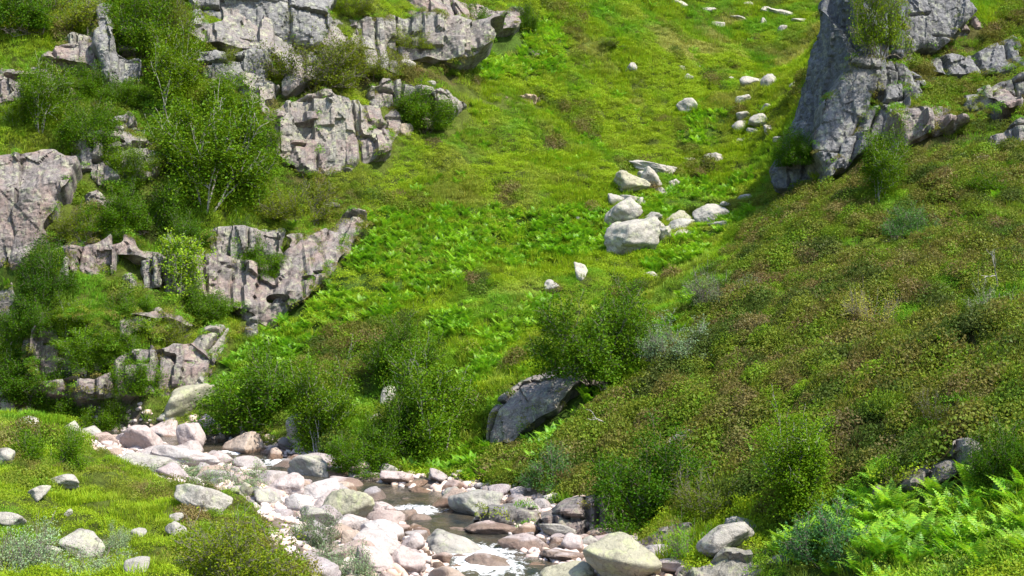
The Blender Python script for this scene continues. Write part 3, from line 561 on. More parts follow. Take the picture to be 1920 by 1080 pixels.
NB = [ # stones on the near bank
 (118,909,52,26,8,W_,'pale dome stone in the near grass, left'),(72,930,36,24,0,W_,'smaller pale stone left of the pale dome stone'),
 (128,968,14,14,0,W_,'tiny white stone in the near bank grass'),(152,1030,68,46,20,W_,'pale boulder with a dark left side, near bottom left'),
 (378,941,92,40,12,W_,'long white boulder in the grass near the stream'),(362,962,48,18,0,G_,'low grey stone below the long white boulder'),
 (330,980,22,22,0,W_,'round white stone balanced on a grey stone'),(328,1000,34,26,0,G_,'grey stone carrying the round white stone'),
 (366,906,28,14,25,W_,'thin pale stone above the long white boulder'),(10,864,30,30,0,W_,'pale stone cut by the left edge, middle height'),
 (52,800,36,22,0,W_,'pale stone behind the round green bush'),(136,806,28,20,0,W_,'stone just right of the round green bush'),
 (172,815,34,18,0,W_,'flat stone between bank bushes'),(196,820,14,8,0,W_,'tiny stone at the end of the bank row'),
 (14,980,50,24,0,W_,'flat pale stone at the left edge of the bank'),(258,1006,26,18,0,G_,'faint grey stone in the near grass'),
 (256,1068,40,28,0,G_,'grey stone at the bottom edge of the bank'),(85,1040,40,20,10,G_,'grey stone under the silvery willow'),
 (440,925,16,14,0,Y_,'yellow lichen stone near the silvery willow'),(462,924,24,24,0,Y_,'larger yellow lichen stone near the silvery willow'),
 (559,998,24,16,10,W_,'white pointed stone where the bank meets the bed'),(18,762,34,28,0,W_,'pale stone at the far left under the cliff'),
]
for s in NB: stone(s[0], s[1]-4, s[2]*1.2, s[3]*1.35, s[4], 'boulder', s[5], s[6], p=7, planes=14, group='stones on the near bank', cat='stone', name='stone')
RV = [ # stream boulders: u v w h tilt colour label seed
 (344,757,122,58,-24,Y_,'big tilted lichen boulder at the head of the stream'),(318,785,44,18,15,G_,'grey shelf stone under the big tilted lichen boulder'),
 (262,826,74,52,14,P_,'pinkish boulder at the left end of the bed'),(303,808,60,38,5,P_,'pink boulder under the big tilted lichen boulder'),
 (357,826,46,60,0,P_,'upright pink block beside the cascade'),(385,796,36,34,0,P_,'brown pink boulder behind the upright block'),
 (345,862,126,42,6,W_,'long pale boulder left of the cascade'),(275,872,104,34,6,G_,'low grey boulder along the near bank'),
 (452,846,72,50,-28,T_,'wet brown boulder splitting the cascade'),(414,828,18,24,0,T_,'small orange stone in the upper stream'),
 (513,862,34,40,-6,T_,'wet orange boulder right of the cascade'),(560,812,40,70,-6,G_,'dark shaded boulder under the streamside bush'),
 (578,884,72,58,-4,G_,'large rounded grey boulder on the far bank'),(625,892,70,28,4,T_,'long brown boulder beside the large rounded one'),
 (494,897,56,22,4,P_,'flat pink stone in front of the cascade'),(536,912,66,44,6,P_,'round pink boulder left in the bed'),
 (600,922,78,44,4,W_,'flat topped white boulder in the bed'),(645,912,64,30,14,P_,'peach boulder along the pool'),
 (652,950,90,58,6,Y_,'yellowish boulder in the middle of the bed'),(560,948,50,38,0,W_,'pale boulder left of the yellowish one'),
 (500,935,52,32,10,G_,'grey boulder at the left margin of the bed'),(592,975,66,40,14,G_,'grey violet boulder at the bank edge'),
 (655,985,66,34,8,W_,'flat white boulder below the yellowish one'),(716,960,60,30,14,P_,'pink boulder by the pool outlet'),
 (716,997,76,40,6,W_,'broad white boulder in the middle of the bed'),(755,970,60,36,14,W_,'white boulder at the small rapids'),
 (660,1015,42,40,0,T_,'orange boulder at the left margin'),(700,1022,88,46,8,W_,'whitest broad boulder near the bottom'),
 (704,1052,72,52,6,P_,'pale pink boulder near the bottom'),(770,1022,48,42,0,P_,'pinkish block left of the lower rapids'),
 (793,985,52,36,8,W_,'white stone below the small rapids'),(766,1058,64,46,30,P_,'tilted pink boulder at the bottom'),
 (862,1010,70,30,0,W_,'small white stone in mid stream'),(846,1032,112,56,4,G_,'wide grey boulder in the lower stream'),
 (838,948,96,44,-22,T_,'sloping brown boulder right of the rapids'),(848,925,36,22,0,G_,'grey stone behind the sloping brown boulder'),
 (893,952,96,56,-6,G_,'large grey boulder against the far bank'),(862,1000,30,14,0,W_,'little white stone under the large grey boulder'),
 (724,883,44,24,12,G_,'dark mossy stone at the far pool edge'),(745,898,60,24,5,P_,'pale stone group leader at the far pool edge'),
 (700,897,30,18,0,W_,'white stone under the far bank bush'),(780,908,40,12,-5,T_,'flat peach stone by the far grass'),
 (734,922,34,10,3,T_,'flat orange stone in the pool'),(690,920,14,6,0,W_,'tiny white stone in the pool'),(800,930,66,20,10,T_,'long peach stone in the pool outlet'),
 (928,1003,108,40,8,P_,'pink boulder lying across the right channel'),(984,996,46,26,-5,T_,'peach block under the bank rock'),
 (982,1026,90,38,4,P_,'wide pink boulder on the right of the channel'),(1045,998,66,30,8,G_,'grey stone in front of the dark bank rock'),
 (1076,1024,42,40,5,P_,'round red pink boulder near the big pale boulder'),(1108,1018,30,24,-8,G_,'small pointed stone right of the round red one'),
 (1060,1048,86,20,8,P_,'flat pink slab in the right channel'),(1165,1056,136,92,14,Y_,'biggest pale green boulder at the bottom of the stream'),
 (1140,1016,50,24,0,P_,'pink stone behind the biggest pale green boulder'),(940,1072,130,44,8,W_,'broad white boulder cut by the bottom edge'),
 (1060,1078,100,36,-6,Y_,'flat pale green stone by the big boulder'),(1010,1066,34,16,0,T_,'orange stone at the bottom'),(852,1070,32,22,0,T_,'small orange stone in the lower rapids'),
 (1240,1040,56,34,10,W_,'white stone right of the biggest boulder'),(1262,1066,90,30,0,P_,'pinkish flat rock at the bottom right of the bed'),
 (1362,1012,104,52,-20,G_,'dark grey angular boulder right of the stream'),(1388,988,54,30,5,G_,'grey boulder leaning on the angular one'),
 (900,912,20,12,0,W_,'little stone under the far grass'),(816,912,22,10,0,W_,'pale stone at the end of the far pool edge'),
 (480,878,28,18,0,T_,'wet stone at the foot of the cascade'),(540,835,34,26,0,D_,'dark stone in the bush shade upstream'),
]
for s in RV: stone(s[0], s[1], s[2]*1.12, s[3]*1.14, s[4], 'river' if s[5] not in (Y_, G_) else 'boulder', s[5], s[6], p=6 if s[5] != G_ else 8, planes=12, group='boulders in the stream bed', rough=.06)
# fill: stones between them, copies of a few shapes
rng = np.random.default_rng(5)
sm = []
for k in range(9):
    V, Fc = stone_mesh(200+k, 4, 12, 6, .06); V = V*np.array((1, .85, .62)); o = mesh_obj('river_stone', V, Fc, M['river'], smooth=True); sm.append(o)
fills = []; tries = 0
cols = [(.92,.9,.9), P_, (.95,.90,.88), (1.02,.88,.82), (.95,.9,.92), T_, (.8,.78,.8), (1.0,.86,.78)]
while len(fills) < 240 and tries < 60000:
    tries += 1; t = rng.uniform(26, 50); x = rng.uniform(-14, 7)
    sd, lv, L, Rr = stream(np.array([x]), np.array([t])); sd = sd[0]
    if sd < 0 and -sd > L[0]+.5: continue
    if sd > 0 and sd > Rr[0]+.2: continue
    if abs(sd) < .8 and rng.random() > .85: continue
    r = (.5, .36, .27, .19)[min(3, len(fills)//48)]*rng.uniform(.7, 1.25)
    z = float(zg(x, t)); u, v = proj(x, t, z)
    if u < 190 or u > 1500 or v > 1110: continue
    if any((x-a)**2+(t-b)**2 < (r*.72+c*.95)**2 for a, b, c in PLACED): continue
    PLACED.append((x, t, r)); fills.append((x, t, z, r))
for i, (x, y, z, r) in enumerate(fills):
    src = sm[i % 9]
    if i < 9: o = src
    else: o = src.copy(); C.objects.link(o)
    o.location = (x, y, z+r*.22); o.scale = (r, r*rng.uniform(.8, 1.1), r*rng.uniform(.8, 1.15)); o.rotation_euler = (rng.uniform(-.25, .25), rng.uniform(-.3, .3), rng.uniform(0, 6.28))
    o.color = (*cols[rng.integers(len(cols))], 1)
    size = 'large' if r > .5 else 'mid sized' if r > .3 else 'small'
    tag(o, '%s worn pale river stone packed among its neighbours in the bed' % size, 'river stone', '%s loose stones of the stream bed' % size)

# ------------------------------------------------------------------ bushes and birches
def tubes(paths, sides=5):
    V = []; Fc = []
    for pts, rad in paths:
        n0 = len(V)
        for i, p in enumerate(pts):
            d = pts[min(i+1, len(pts)-1)]-pts[max(i-1, 0)]; d = d/(np.linalg.norm(d)+1e-9)
            a = np.cross(d, (0.3, .9, .2)); a /= np.linalg.norm(a)+1e-9; b = np.cross(d, a)
            for k in range(sides):
                t = 2*math.pi*k/sides; V.append(p+rad[i]*(a*math.cos(t)+b*math.sin(t)))
        for i in range(len(pts)-1):
            for k in range(sides):
                q = n0+i*sides; Fc.append((q+k, q+(k+1) % sides, q+sides+(k+1) % sides, q+sides+k))
    return np.array(V), np.array(Fc)
def bush_proto(seed, H, Wd, stems, leaf, nleaf, up=.5, spread=.11, gap=.35, thick=.03):
    rng = np.random.default_rng(seed); paths = []; tips = []
    def grow(p, d, L, r, lvl):
        n = 5; pts = [p]; rad = [r]
        for i in range(n):
            d = d+rng.normal(0, .16, 3)+np.array((0, 0, .06*up)); d /= np.linalg.norm(d)
            p = p+d*L/n; pts.append(p); rad.append(r*(1-.75*(i+1)/n)+.003)
            if lvl < 2 and i >= 1:
                for _ in range(2 if lvl == 0 else 1+int(rng.random() < .6)):
                    a = d+rng.normal(0, .65, 3); a[2] = abs(a[2])*.6+.12; a /= np.linalg.norm(a)
                    grow(p, a, L*rng.uniform(.35, .6), rad[-1]*.6, lvl+1)
            if lvl >= 1 or i >= 3: tips.append((p, lvl))
        paths.append((pts, rad))
    for s in range(stems):
        a = rng.uniform(0, 6.283); q = math.sqrt(rng.random())*.9
        d = np.array((math.cos(a)*q*Wd/H*.9, math.sin(a)*q*Wd/H*.9, up+rng.uniform(.2, .5))); d /= np.linalg.norm(d)
        grow(np.array((math.cos(a)*.12*Wd*q, math.sin(a)*.12*Wd*q, -.15)), d, H*rng.uniform(.65, .95), thick, 0)
    Tp = np.array([t[0] for t in tips])
    keep = rng.random(len(Tp)) > gap*.5; Tp = Tp[keep]
    sx = Wd/2/np.percentile(np.abs(Tp[:, 0]), 95); sz = H/np.percentile(Tp[:, 2], 97)
    scl = np.array((sx, sx, sz)); Tp = Tp*scl
    paths = [([p*scl for p in pts], rad) for pts, rad in paths]
    wt = rng.random(len(Tp))**2.2+.02; wt /= wt.sum()
    c = Tp[rng.choice(len(Tp), size=nleaf, p=wt)]+rng.normal(0, spread, (nleaf, 3))*np.array((1, 1, .8))
    low = rng.random(nleaf) < .16; c[low, 2] *= rng.uniform(.1, .8, int(low.sum())); c = c[c[:, 2] > .02*H]; n = len(c)
    nrm = rng.normal(0, .75, (n, 3))+np.array((.1, -.1, .9)); nrm /= np.linalg.norm(nrm, axis=1)[:, None]
    a = np.cross(nrm, rng.normal(size=(n, 3))); a /= np.linalg.norm(a, axis=1)[:, None]; b = np.cross(nrm, a)
    l = leaf*rng.uniform(.7, 1.3, n)[:, None]
    V = np.stack([c-a*l*.5, c+b*l*.33+nrm*l*.06, c+a*l*.5, c-b*l*.33+nrm*l*.06], 1).reshape(-1, 3)
    return tubes(paths), (V, np.arange(4*n).reshape(n, 4))
def bark_mat(name, c1, c2):
    m, nt, out = new_mat(name); tc = nd(nt, 'ShaderNodeTexCoord'); b = nd(nt, 'ShaderNodeBsdfPrincipled'); b.inputs['Roughness'].default_value = .9
    nt.links.new(ramp(nt, noise(nt, tc.outputs['Object'], 9, 5, .7), [(.4, c2), (.6, c1)]), b.inputs['Base Color']); nt.links.new(b.outputs[0], out.inputs[0]); return m
M['birch'] = bark_mat('birch bark', (.45,.42,.38), (.14,.12,.10)); M['twig'] = bark_mat('grey twigs', (.20,.17,.14), (.08,.065,.055))
LEAF = {'birch': (.105,.195,.008), 'dark': (.062,.135,.006), 'olive': (.14,.185,.012), 'grey': (.27,.34,.20), 'bright': (.18,.30,.016), 'teal': (.055,.135,.04), 'pale': (.17,.22,.10)}
for k, c in LEAF.items(): M['leaf_'+k] = leaf_mat(k+' leaves', c, vary=.28, trans=.36, gloss=.004)
PRO = {}
def protos(kind):
    if kind in PRO: return PRO[kind]
    spec = {'birch': (4.0, 3.8, 8, .095, 27000, .3, .19, .3, .032), 'dark': (2.6, 3.2, 12, .085, 25000, .2, .17, .15, .02), 'olive': (1.5, 2.6, 14, .06, 13000, .15, .11, .2, .014),
            'grey': (.9, 1.9, 16, .05, 9000, .2, .08, .3, .010), 'bright': (2.6, 2.0, 6, .11, 5200, .4, .13, .5, .02), 'teal': (1.0, 2.2, 16, .065, 9000, .15, .10, .2, .010), 'pale': (1.1, 2.0, 16, .05, 6500, .2, .09, .4, .010)}[kind]
    H, Wd, st, lf, nl, up, sp, gp, th = spec; L = []
    for k in range(3 if kind in ('birch', 'dark') else 2):
        (tv, tf), (lv, lf_) = bush_proto(hash_(kind)+k*7, H, Wd, st, lf, nl, up, sp, gp, th)
        a = bpy.data.meshes.new('stems'); a.from_pydata([tuple(p) for p in tv], [], [tuple(map(int, f)) for f in tf]); a.materials.append(M['birch' if kind in ('birch', 'bright') else 'twig'])
        b = bpy.data.meshes.new('crown'); b.vertices.add(len(lv)); b.vertices.foreach_set('co', lv.astype(np.float32).ravel())
        b.loops.add(lf_.size); b.loops.foreach_set('vertex_index', lf_.astype(np.int32).ravel()); b.polygons.add(len(lf_)); b.polygons.foreach_set('loop_start', np.arange(0, lf_.size, 4, dtype=np.int32)); b.update(calc_edges=True)
        b.materials.append(M['leaf_'+kind]); L.append((a, b))
    PRO[kind] = (L, H, Wd); return PRO[kind]
def hash_(s): return sum(ord(c)*(i+3) for i, c in enumerate(s))
brng = np.random.default_rng(77); BUSH = []
def bush(u, vb, w, h, kind, label, tint=(1, 1, 1), name=None, lean=0., fwd=0.):
    L, H, Wd = protos(kind); D = float(dist(u, min(vb, 1235)))-fwd if fwd >= 0 else -fwd; c = at(u, vb, D)
    if fwd == 0: c[2] = float(zg(c[0], c[1]))-.05
    st, cr = L[int(brng.integers(len(L)))]
    nm = name or {'birch': 'birch_tree', 'bright': 'birch_tree', 'grey': 'willow_shrub', 'pale': 'willow_shrub'}.get(kind, 'bush')
    e = bpy.data.objects.new(nm, None); C.objects.link(e); e.location = c
    sx = w/F*D/Wd*1.05; sz = h/F*D/H*1.02; e.scale = (sx, (sx+sz)/2, sz); e.rotation_euler = (0, R(lean), brng.uniform(0, 6.28) if not lean else 0)
    tag(e, label, {'birch_tree': 'tree', 'willow_shrub': 'shrub'}.get(nm, 'bush'), 'bushes and small trees on the slopes')
    a = bpy.data.objects.new('trunk' if 'tree' in nm else 'stems', st); b = bpy.data.objects.new('crown', cr)
    for o in (a, b): C.objects.link(o); o.parent = e
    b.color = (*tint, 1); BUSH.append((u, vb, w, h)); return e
BL = [
 (385,400,190,205,'birch','largest pale barked birch on the left cliff ledge',(.85,.88,.95)),
 (305,215,140,150,'birch','birch below the blue grey wall, left of the rusty strip',(.95,.9,.9)),(262,110,120,120,'dark','dark bush on the pillar top between cliff walls',(1.2,1.15,1)),
 (75,250,120,120,'birch','birch bush under the slanted pale slab',(.8,.85,.9)),(100,62,150,80,'olive','olive bush along the top left corner',(1,1,1)),
 (170,295,100,90,'dark','dark bush above the tall purple slab',(1.1,1.1,1)),(590,168,170,85,'olive','wide dark olive bush crowning the middle face',(.7,.72,.8)),
 (450,255,110,100,'birch','birch bush right of the largest birch top',(.95,.95,.9)),(445,330,120,90,'dark','dark bush right beside the largest birch',(1,1,1)),
 (792,248,100,72,'dark','round green bush on the ledge right of the middle face',(1.2,1.15,1)),(888,76,50,68,'dark','small upright bush at the top of the cliff edge',(1.2,1.15,1)),
 (985,58,36,44,'dark','tiny dark bush at the top edge of the fern slope',(1,1,1)),(480,812,190,130,'dark','wide dark bush at the upper stream bend',(1,1.05,1)),
 (600,860,150,170,'birch','tall bush over the dark shaded boulder',(.85,.9,.9)),(688,888,120,80,'dark','low bush hanging over the far pool edge',(1.15,1.2,1)),
 (752,722,105,112,'dark','bush highest up behind the streamside thicket',(1,1,1)),(815,872,190,190,'birch','biggest streamside bush left of the leaning slab',(.8,.88,.9)),
 (745,858,110,120,'dark','rounded bush between pool and leaning slab',(1,1.05,1)),(1112,712,180,140,'dark','spreading bush growing over the leaning slab',(1.1,1.1,1),None,0.,-44.6),(1150,690,110,140,'dark','darker bush behind the spreading birch',(.95,1,1)),
 (1270,668,110,62,'grey','silvery green willow on the ridge of ferns',(.6,.72,.62)),(1355,575,110,58,'pale','dull olive willow higher on the heather ridge',(.75,.8,.75)),
 (1034,915,80,64,'teal','glossy leaved low bush above the bank rock',(1.2,1.2,.9)),(1210,985,180,150,'dark','dark bush overhanging the stream on the right',(.8,.95,1)),
 (1150,905,60,40,'dark','small bush left of the overhanging one',(1,1,1)),(1525,965,200,175,'birch','big leafy birch bush left of the bright fern bed',(.95,1,1)),
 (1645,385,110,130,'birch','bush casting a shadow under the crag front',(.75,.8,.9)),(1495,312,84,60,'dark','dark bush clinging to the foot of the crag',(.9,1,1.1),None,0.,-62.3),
 (1650,94,92,125,'olive','yellow green bush in the cleft of the crag',(.9,1.1,.7),None,0.,-60.6),(1555,1052,150,86,'teal','bluish green low shrub beside the fern bed',(1,1.1,1.1)),
 (1335,975,130,80,'olive','olive bush right of the overhanging dark bush',(.7,.8,.8)),(92,876,120,84,'dark','round green bush standing alone on the near bank',(1.35,1.3,1)),
 (450,1092,220,120,'olive','wide olive bush at the bottom of the near bank',(1.05,1.1,.9)),(30,1080,120,85,'grey','silvery willow in the bottom left corner',(.85,.95,.85)),
 (180,1085,150,50,'grey','low silvery willow below the dark sided boulder',(.9,1,.85)),(222,1030,40,40,'grey','small silvery willow right of the dark sided boulder',(.9,1,.85)),
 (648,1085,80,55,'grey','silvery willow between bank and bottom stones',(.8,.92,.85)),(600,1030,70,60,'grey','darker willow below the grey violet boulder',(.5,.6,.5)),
 (440,918,110,44,'grey','silvery willow spilling over the bed margin',(.75,.87,.72)),(330,895,110,26,'grey','thin silvery willow on the low grey boulder',(.75,.87,.72)),
 (82,572,70,100,'dark','dark pointed bush below the tall purple slab',(.7,.8,.9)),(28,740,60,130,'birch','slender birch with pale trunk at the left edge',(.7,.8,.9)),
 (160,705,110,80,'birch','thin pale leaved birch before the broken pink rock',(1.1,1.2,1.3)),(262,745,90,80,'dark','green bush left of the steep grey slab',(1.3,1.3,1)),
 (335,560,76,112,'bright','yellow green birch right of the grey rib',(1,1,1)),(388,606,90,66,'dark','bush below the fluted columns',(1.1,1.1,1)),
 (492,532,80,66,'dark','bush left of the diagonal slab',(1.2,1.2,1)),(560,418,120,66,'olive','olive bush above the diagonal slab',(1,1,1)),
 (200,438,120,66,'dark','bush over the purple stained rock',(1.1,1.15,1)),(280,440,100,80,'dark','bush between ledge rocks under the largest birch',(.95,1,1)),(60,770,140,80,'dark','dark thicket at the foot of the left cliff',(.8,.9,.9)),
 (130,782,110,70,'dark','bush right in the thicket below the left cliff',(.95,1,1)),(192,812,80,60,'dark','bush at the right end of the thicket',(1.3,1.25,1)),
 (1885,598,110,70,'pale','pale straggly shrub at the right edge',(.9,.95,.9)),(1710,445,80,48,'teal','small blue green bush high in the heather',(1.2,1.2,.8)),
 (1460,432,60,40,'dark','small dark bush on the upper heather ridge',(1,1,1)),(1840,374,90,46,'dark','small green bush at the upper right heather',(1.1,1.1,.9)),
 (1885,925,100,110,'dark','dark bush at the right edge above the ferns',(.8,.9,.9)),(1136,92,52,14,'olive','low dark juniper on the upper green slope',(.5,.6,.6)),
 (290,636,60,36,'bright','bright green shrub above the steep grey slab',(1,1,1)),(280,40,90,70,'olive','olive bush at the top between the walls',(.9,.95,.9)),
 (660,30,90,36,'olive','olive bush on the top heather ledge',(.8,.85,.8)),(30,240,60,50,'birch','small birch at the left edge below the slanted slab',(1,1,1)),
 (240,360,90,80,'birch','birch bush left below the largest birch',(1,1,.9)),(500,300,60,70,'birch','green birch left of the middle face',(1,1,1)),
 (1770,800,80,60,'olive','dark brownish bush above the shaded rock step',(.6,.55,.6)),(545,60,90,30,'olive','tuft of olive bush on the long ledge',(.8,.8,.8)),
 (210,690,90,60,'dark','green bush on the broken bedrock above the stream head',(1.15,1.1,1)),(120,640,80,60,'birch','loose leaved bush over the broken bedrock at the left',(1,1,1)),
 (330,650,70,50,'olive','olive bush between broken bedrock and steep slab',(1,1.05,.9)),(440,480,50,60,'dark','bush hanging over the fluted columns',(1,1,1)),
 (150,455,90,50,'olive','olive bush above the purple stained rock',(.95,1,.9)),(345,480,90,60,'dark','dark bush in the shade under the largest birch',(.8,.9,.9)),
 (420,130,60,44,'olive','olive tuft under the broad grey wall',(.9,.95,.9)),(700,150,110,46,'olive','olive heather bush right of the crowning bush',(.95,.95,.9)),
 (330,100,70,80,'olive','olive bush left of the broad grey wall',(.85,.9,.85)),(230,205,80,50,'dark','small bush under the cracked blocks',(1.1,1.1,1)),
 (780,100,90,36,'olive','low olive bush on the upper green ledge',(1.1,1.15,.9)),(570,500,50,50,'olive','olive bush on the left rim of the diagonal slab',(1,1.1,.9)),
 (230,470,60,50,'dark','bush between the purple rock and the grey rib',(1,1.1,1)),(40,60,110,90,'dark','dark bush in the top left corner',(1,1.1,1)),(150,190,80,60,'dark','green bush on the ledge right of the slanted slab',(1.2,1.2,1)),
 (620,215,44,36,'olive','small tuft growing on the large fractured face',(.9,1,.9)),(640,130,120,50,'olive','brown olive bush below the pale rounded block',(.9,.85,.8)),
 (250,600,80,50,'dark','bush on the ledge left of the bright green shrub',(1.1,1.15,1)),(70,640,90,70,'dark','dark bush before the grey pink rock',(.9,1,1)),
]
for b in BL:
    bush(*b)

bush(1636,618,64,62,'pale','straw yellow grass tussock above the mottled stone in the heather',(1.9,1.5,.5),'grass_tussock')
bush(1296,1052,56,62,'pale','bright green moss tussock left of the dark grey angular boulder',(.75,1.5,.15),'grass_tussock')
def branch(u, v, L, az, seed, label):
    r = np.random.default_rng(seed); c = at(u, v); c[2] = float(zg(c[0], c[1]))+.32; paths = []
    def go(p, d, L, rad, lv):
        pts = [p]; rr = [rad]
        for i in range(6):
            d = d+r.normal(0, .16, 3); d /= np.linalg.norm(d); p = p+d*L/6; pts.append(p); rr.append(rad*(1-.8*(i+1)/6)+.003)
            if lv < 2 and i in (1, 3, 4): go(p, d+r.normal(0, .6, 3), L*.45, rr[-1]*.7, lv+1)
        paths.append((pts, rr))
    go(np.zeros(3), np.array((math.cos(az), -.2, math.sin(az))), L, .022, 0)
    V, Fc = tubes(paths); o = mesh_obj('dead_branch', V, Fc, M['bone'], smooth=True, loc=c); tag(o, label, 'branch', 'bleached branches in the heather')
M['bone'] = bark_mat('bleached wood', (.42,.39,.35), (.22,.19,.17))
branch(1095, 822, 1.0, .25, 1, 'bleached branch lying in the heather right of the leaning slab'); branch(1150, 822, .7, 2.7, 2, 'short bleached branch beside the longer one in the heather')
branch(1870, 560, 1.1, 2.2, 3, 'bleached upright branch before the straggly shrub at the right edge'); branch(1190, 985, 1.0, .3, 4, 'grey dead branches under the dark bush overhanging the stream')
branch(1052, 708, 1.3, -.5, 5, 'bare brown branch hanging over the leaning slab')
# ------------------------------------------------------------------ ground cover (nobody could count it)
def proto_grass(seed, n, L, wd, spread, droop=.6):
    r = np.random.default_rng(seed); V = []; Fc = []
    for i in range(n):
        a = r.uniform(0, 6.283); q = math.sqrt(r.random())*spread; p = np.array((math.cos(a)*q, math.sin(a)*q, -.03))
        az = a+r.normal(0, .8); ln = L*r.uniform(.6, 1.2); tl = r.uniform(.15, droop)
        d = np.array((math.cos(az)*tl, math.sin(az)*tl, 1)); d /= np.linalg.norm(d); s = np.array((-math.sin(az), math.cos(az), 0))*wd*.5
        m = p+d*ln*.55; t = m+(d+np.array((math.cos(az), math.sin(az), -.5))*tl*1.2)*ln*.45; k = len(V)
        V += [p-s, p+s, m+s*.8, m-s*.8, t]; Fc += [(k, k+1, k+2, k+3), (k+3, k+2, k+4)]
    return V, Fc
def proto_leafy(seed, n, rad, hgt, leaf, upright=.0):
    r = np.random.default_rng(seed); V = []; Fc = []
    for i in range(n):
        a = r.uniform(0, 6.283); q = math.sqrt(r.random()); z = hgt*math.sqrt(max(0, 1-q*q))*r.uniform(.45, 1.05)
        c = np.array((math.cos(a)*q*rad, math.sin(a)*q*rad, z)); nrm = np.array((math.cos(a)*q, math.sin(a)*q, .8))+r.normal(0, .6, 3); nrm /= np.linalg.norm(nrm)
        if upright: ax = np.array((math.cos(a)*q*.6, math.sin(a)*q*.6, 1))+r.normal(0, .25, 3)
        else: ax = np.cross(nrm, r.normal(size=3))
        ax /= np.linalg.norm(ax); bx = np.cross(ax, r.normal(size=3) if upright else nrm); bx /= np.linalg.norm(bx)
        l = leaf*r.uniform(.7, 1.3); w = l*(.38 if upright else .6); k = len(V)
        V += [c-ax*l*.5, c+bx*w*.5, c+ax*l*.5, c-bx*w*.5]; Fc.append((k, k+1, k+2, k+3))
    return V, Fc
def proto_fern(seed, fronds=9, L=.85):
    r = np.random.default_rng(seed); V = []; Fc = []
    for f in range(fronds):
        az = f*6.283/fronds+r.normal(0, .25); ln = L*r.uniform(.75, 1.15); el = R(r.uniform(58, 80)); p = np.array((math.cos(az)*.03, math.sin(az)*.03, 0.)); n = 14
        side = np.array((-math.sin(az), math.cos(az), 0)); pts = [p]; dirs = []
        for i in range(n):
            e = el-R(66)*(i/n)**1.4; d = np.array((math.cos(az)*math.cos(e), math.sin(az)*math.cos(e), math.sin(e))); p = p+d*ln/n; pts.append(p); dirs.append(d)
        for i in range(1, n):
            t = i/n; wl = ln*.19*math.sin(math.pi*min(1, (t*1.05)**.75))+.01; q = pts[i]; d = dirs[i-1]; w = ln/n*.42
            up = np.cross(d, side)*-1
            for s in (-1, 1):
                tip = q+side*s*wl+d*wl*.35-np.array((0, 0, wl*.18)); k = len(V)
                V += [q-d*w*.5, q+side*s*wl*.5+d*(wl*.12-w*.9)+up*.01, tip, q+side*s*wl*.5+d*(wl*.2+w*.9)+up*.01, q+d*w*.5]; Fc.append((k, k+1, k+2, k+3, k+4))
        k = len(V); a, b = pts[n-1], pts[n]; V += [a-side*.02, b, a+side*.02]; Fc.append((k, k+1, k+2))
        for i in range(0, n, 2):                    # the stalk itself
            k = len(V); V += [pts[i]-side*.006, pts[i]+side*.006, pts[min(n, i+2)]+side*.004, pts[min(n, i+2)]-side*.004]; Fc.append((k, k+1, k+2, k+3))
    return V, Fc
def cover(name, label, plist, mat, pos, rot, scl, tint, rseed):
    col = bpy.data.collections.new(name+'_plants')
    for i, (V, Fc) in enumerate(plist):
        me = bpy.data.meshes.new(name+'_clump'); me.from_pydata([tuple(map(float, p)) for p in V], [], Fc); me.materials.append(mat)
        if name == 'gravel': me.polygons.foreach_set('use_smooth', [True]*len(me.polygons))
        col.objects.link(bpy.data.objects.new(name+'_clump', me))
    n = len(pos); me = bpy.data.meshes.new(name); me.vertices.add(n); me.vertices.foreach_set('co', pos.astype(np.float32).ravel())
    me.attributes.new('rot', 'FLOAT_VECTOR', 'POINT').data.foreach_set('vector', rot.astype(np.float32).ravel())
    me.attributes.new('scl', 'FLOAT_VECTOR', 'POINT').data.foreach_set('vector', scl.astype(np.float32).ravel())
    me.attributes.new('tint', 'FLOAT_COLOR', 'POINT').data.foreach_set('color', np.concatenate([tint, np.ones((n, 1))], 1).astype(np.float32).ravel())
    me.attributes.new('pick', 'INT', 'POINT').data.foreach_set('value', np.random.default_rng(rseed).integers(len(plist), size=n).astype(np.int32))
    o = bpy.data.objects.new(name, me); C.objects.link(o); tag(o, label, name.replace('_', ' '), kind='stuff')
    ng = bpy.data.node_groups.new(name, 'GeometryNodeTree'); ng.interface.new_socket('Geometry', in_out='INPUT', socket_type='NodeSocketGeometry'); ng.interface.new_socket('Geometry', in_out='OUTPUT', socket_type='NodeSocketGeometry')
    gi = ng.nodes.new('NodeGroupInput'); go = ng.nodes.new('NodeGroupOutput'); ip = ng.nodes.new('GeometryNodeInstanceOnPoints'); ci = ng.nodes.new('GeometryNodeCollectionInfo')
    ci.inputs['Collection'].default_value = col; ci.inputs['Separate Children'].default_value = True; ci.inputs['Reset Children'].default_value = True; ip.inputs['Pick Instance'].default_value = True
    def attr(nm, ty):
        a = ng.nodes.new('GeometryNodeInputNamedAttribute'); a.data_type = ty; a.inputs['Name'].default_value = nm; return a.outputs['Attribute']
    ng.links.new(gi.outputs[0], ip.inputs['Points']); ng.links.new(ci.outputs[0], ip.inputs['Instance']); ng.links.new(attr('pick', 'INT'), ip.inputs['Instance Index'])
    ng.links.new(attr('rot', 'FLOAT_VECTOR'), ip.inputs['Rotation']); ng.links.new(attr('scl', 'FLOAT_VECTOR'), ip.inputs['Scale']); ng.links.new(ip.outputs[0], go.inputs[0])
    mo = o.modifiers.new('cover', 'NODES'); mo.node_group = ng; return o
M['cover'] = leaf_mat('ground cover leaves', attr='tint', vary=.24, trans=.36, gloss=.004)
M['frond'] = leaf_mat('fern fronds', attr='tint', vary=.3, trans=.4, gloss=.015)
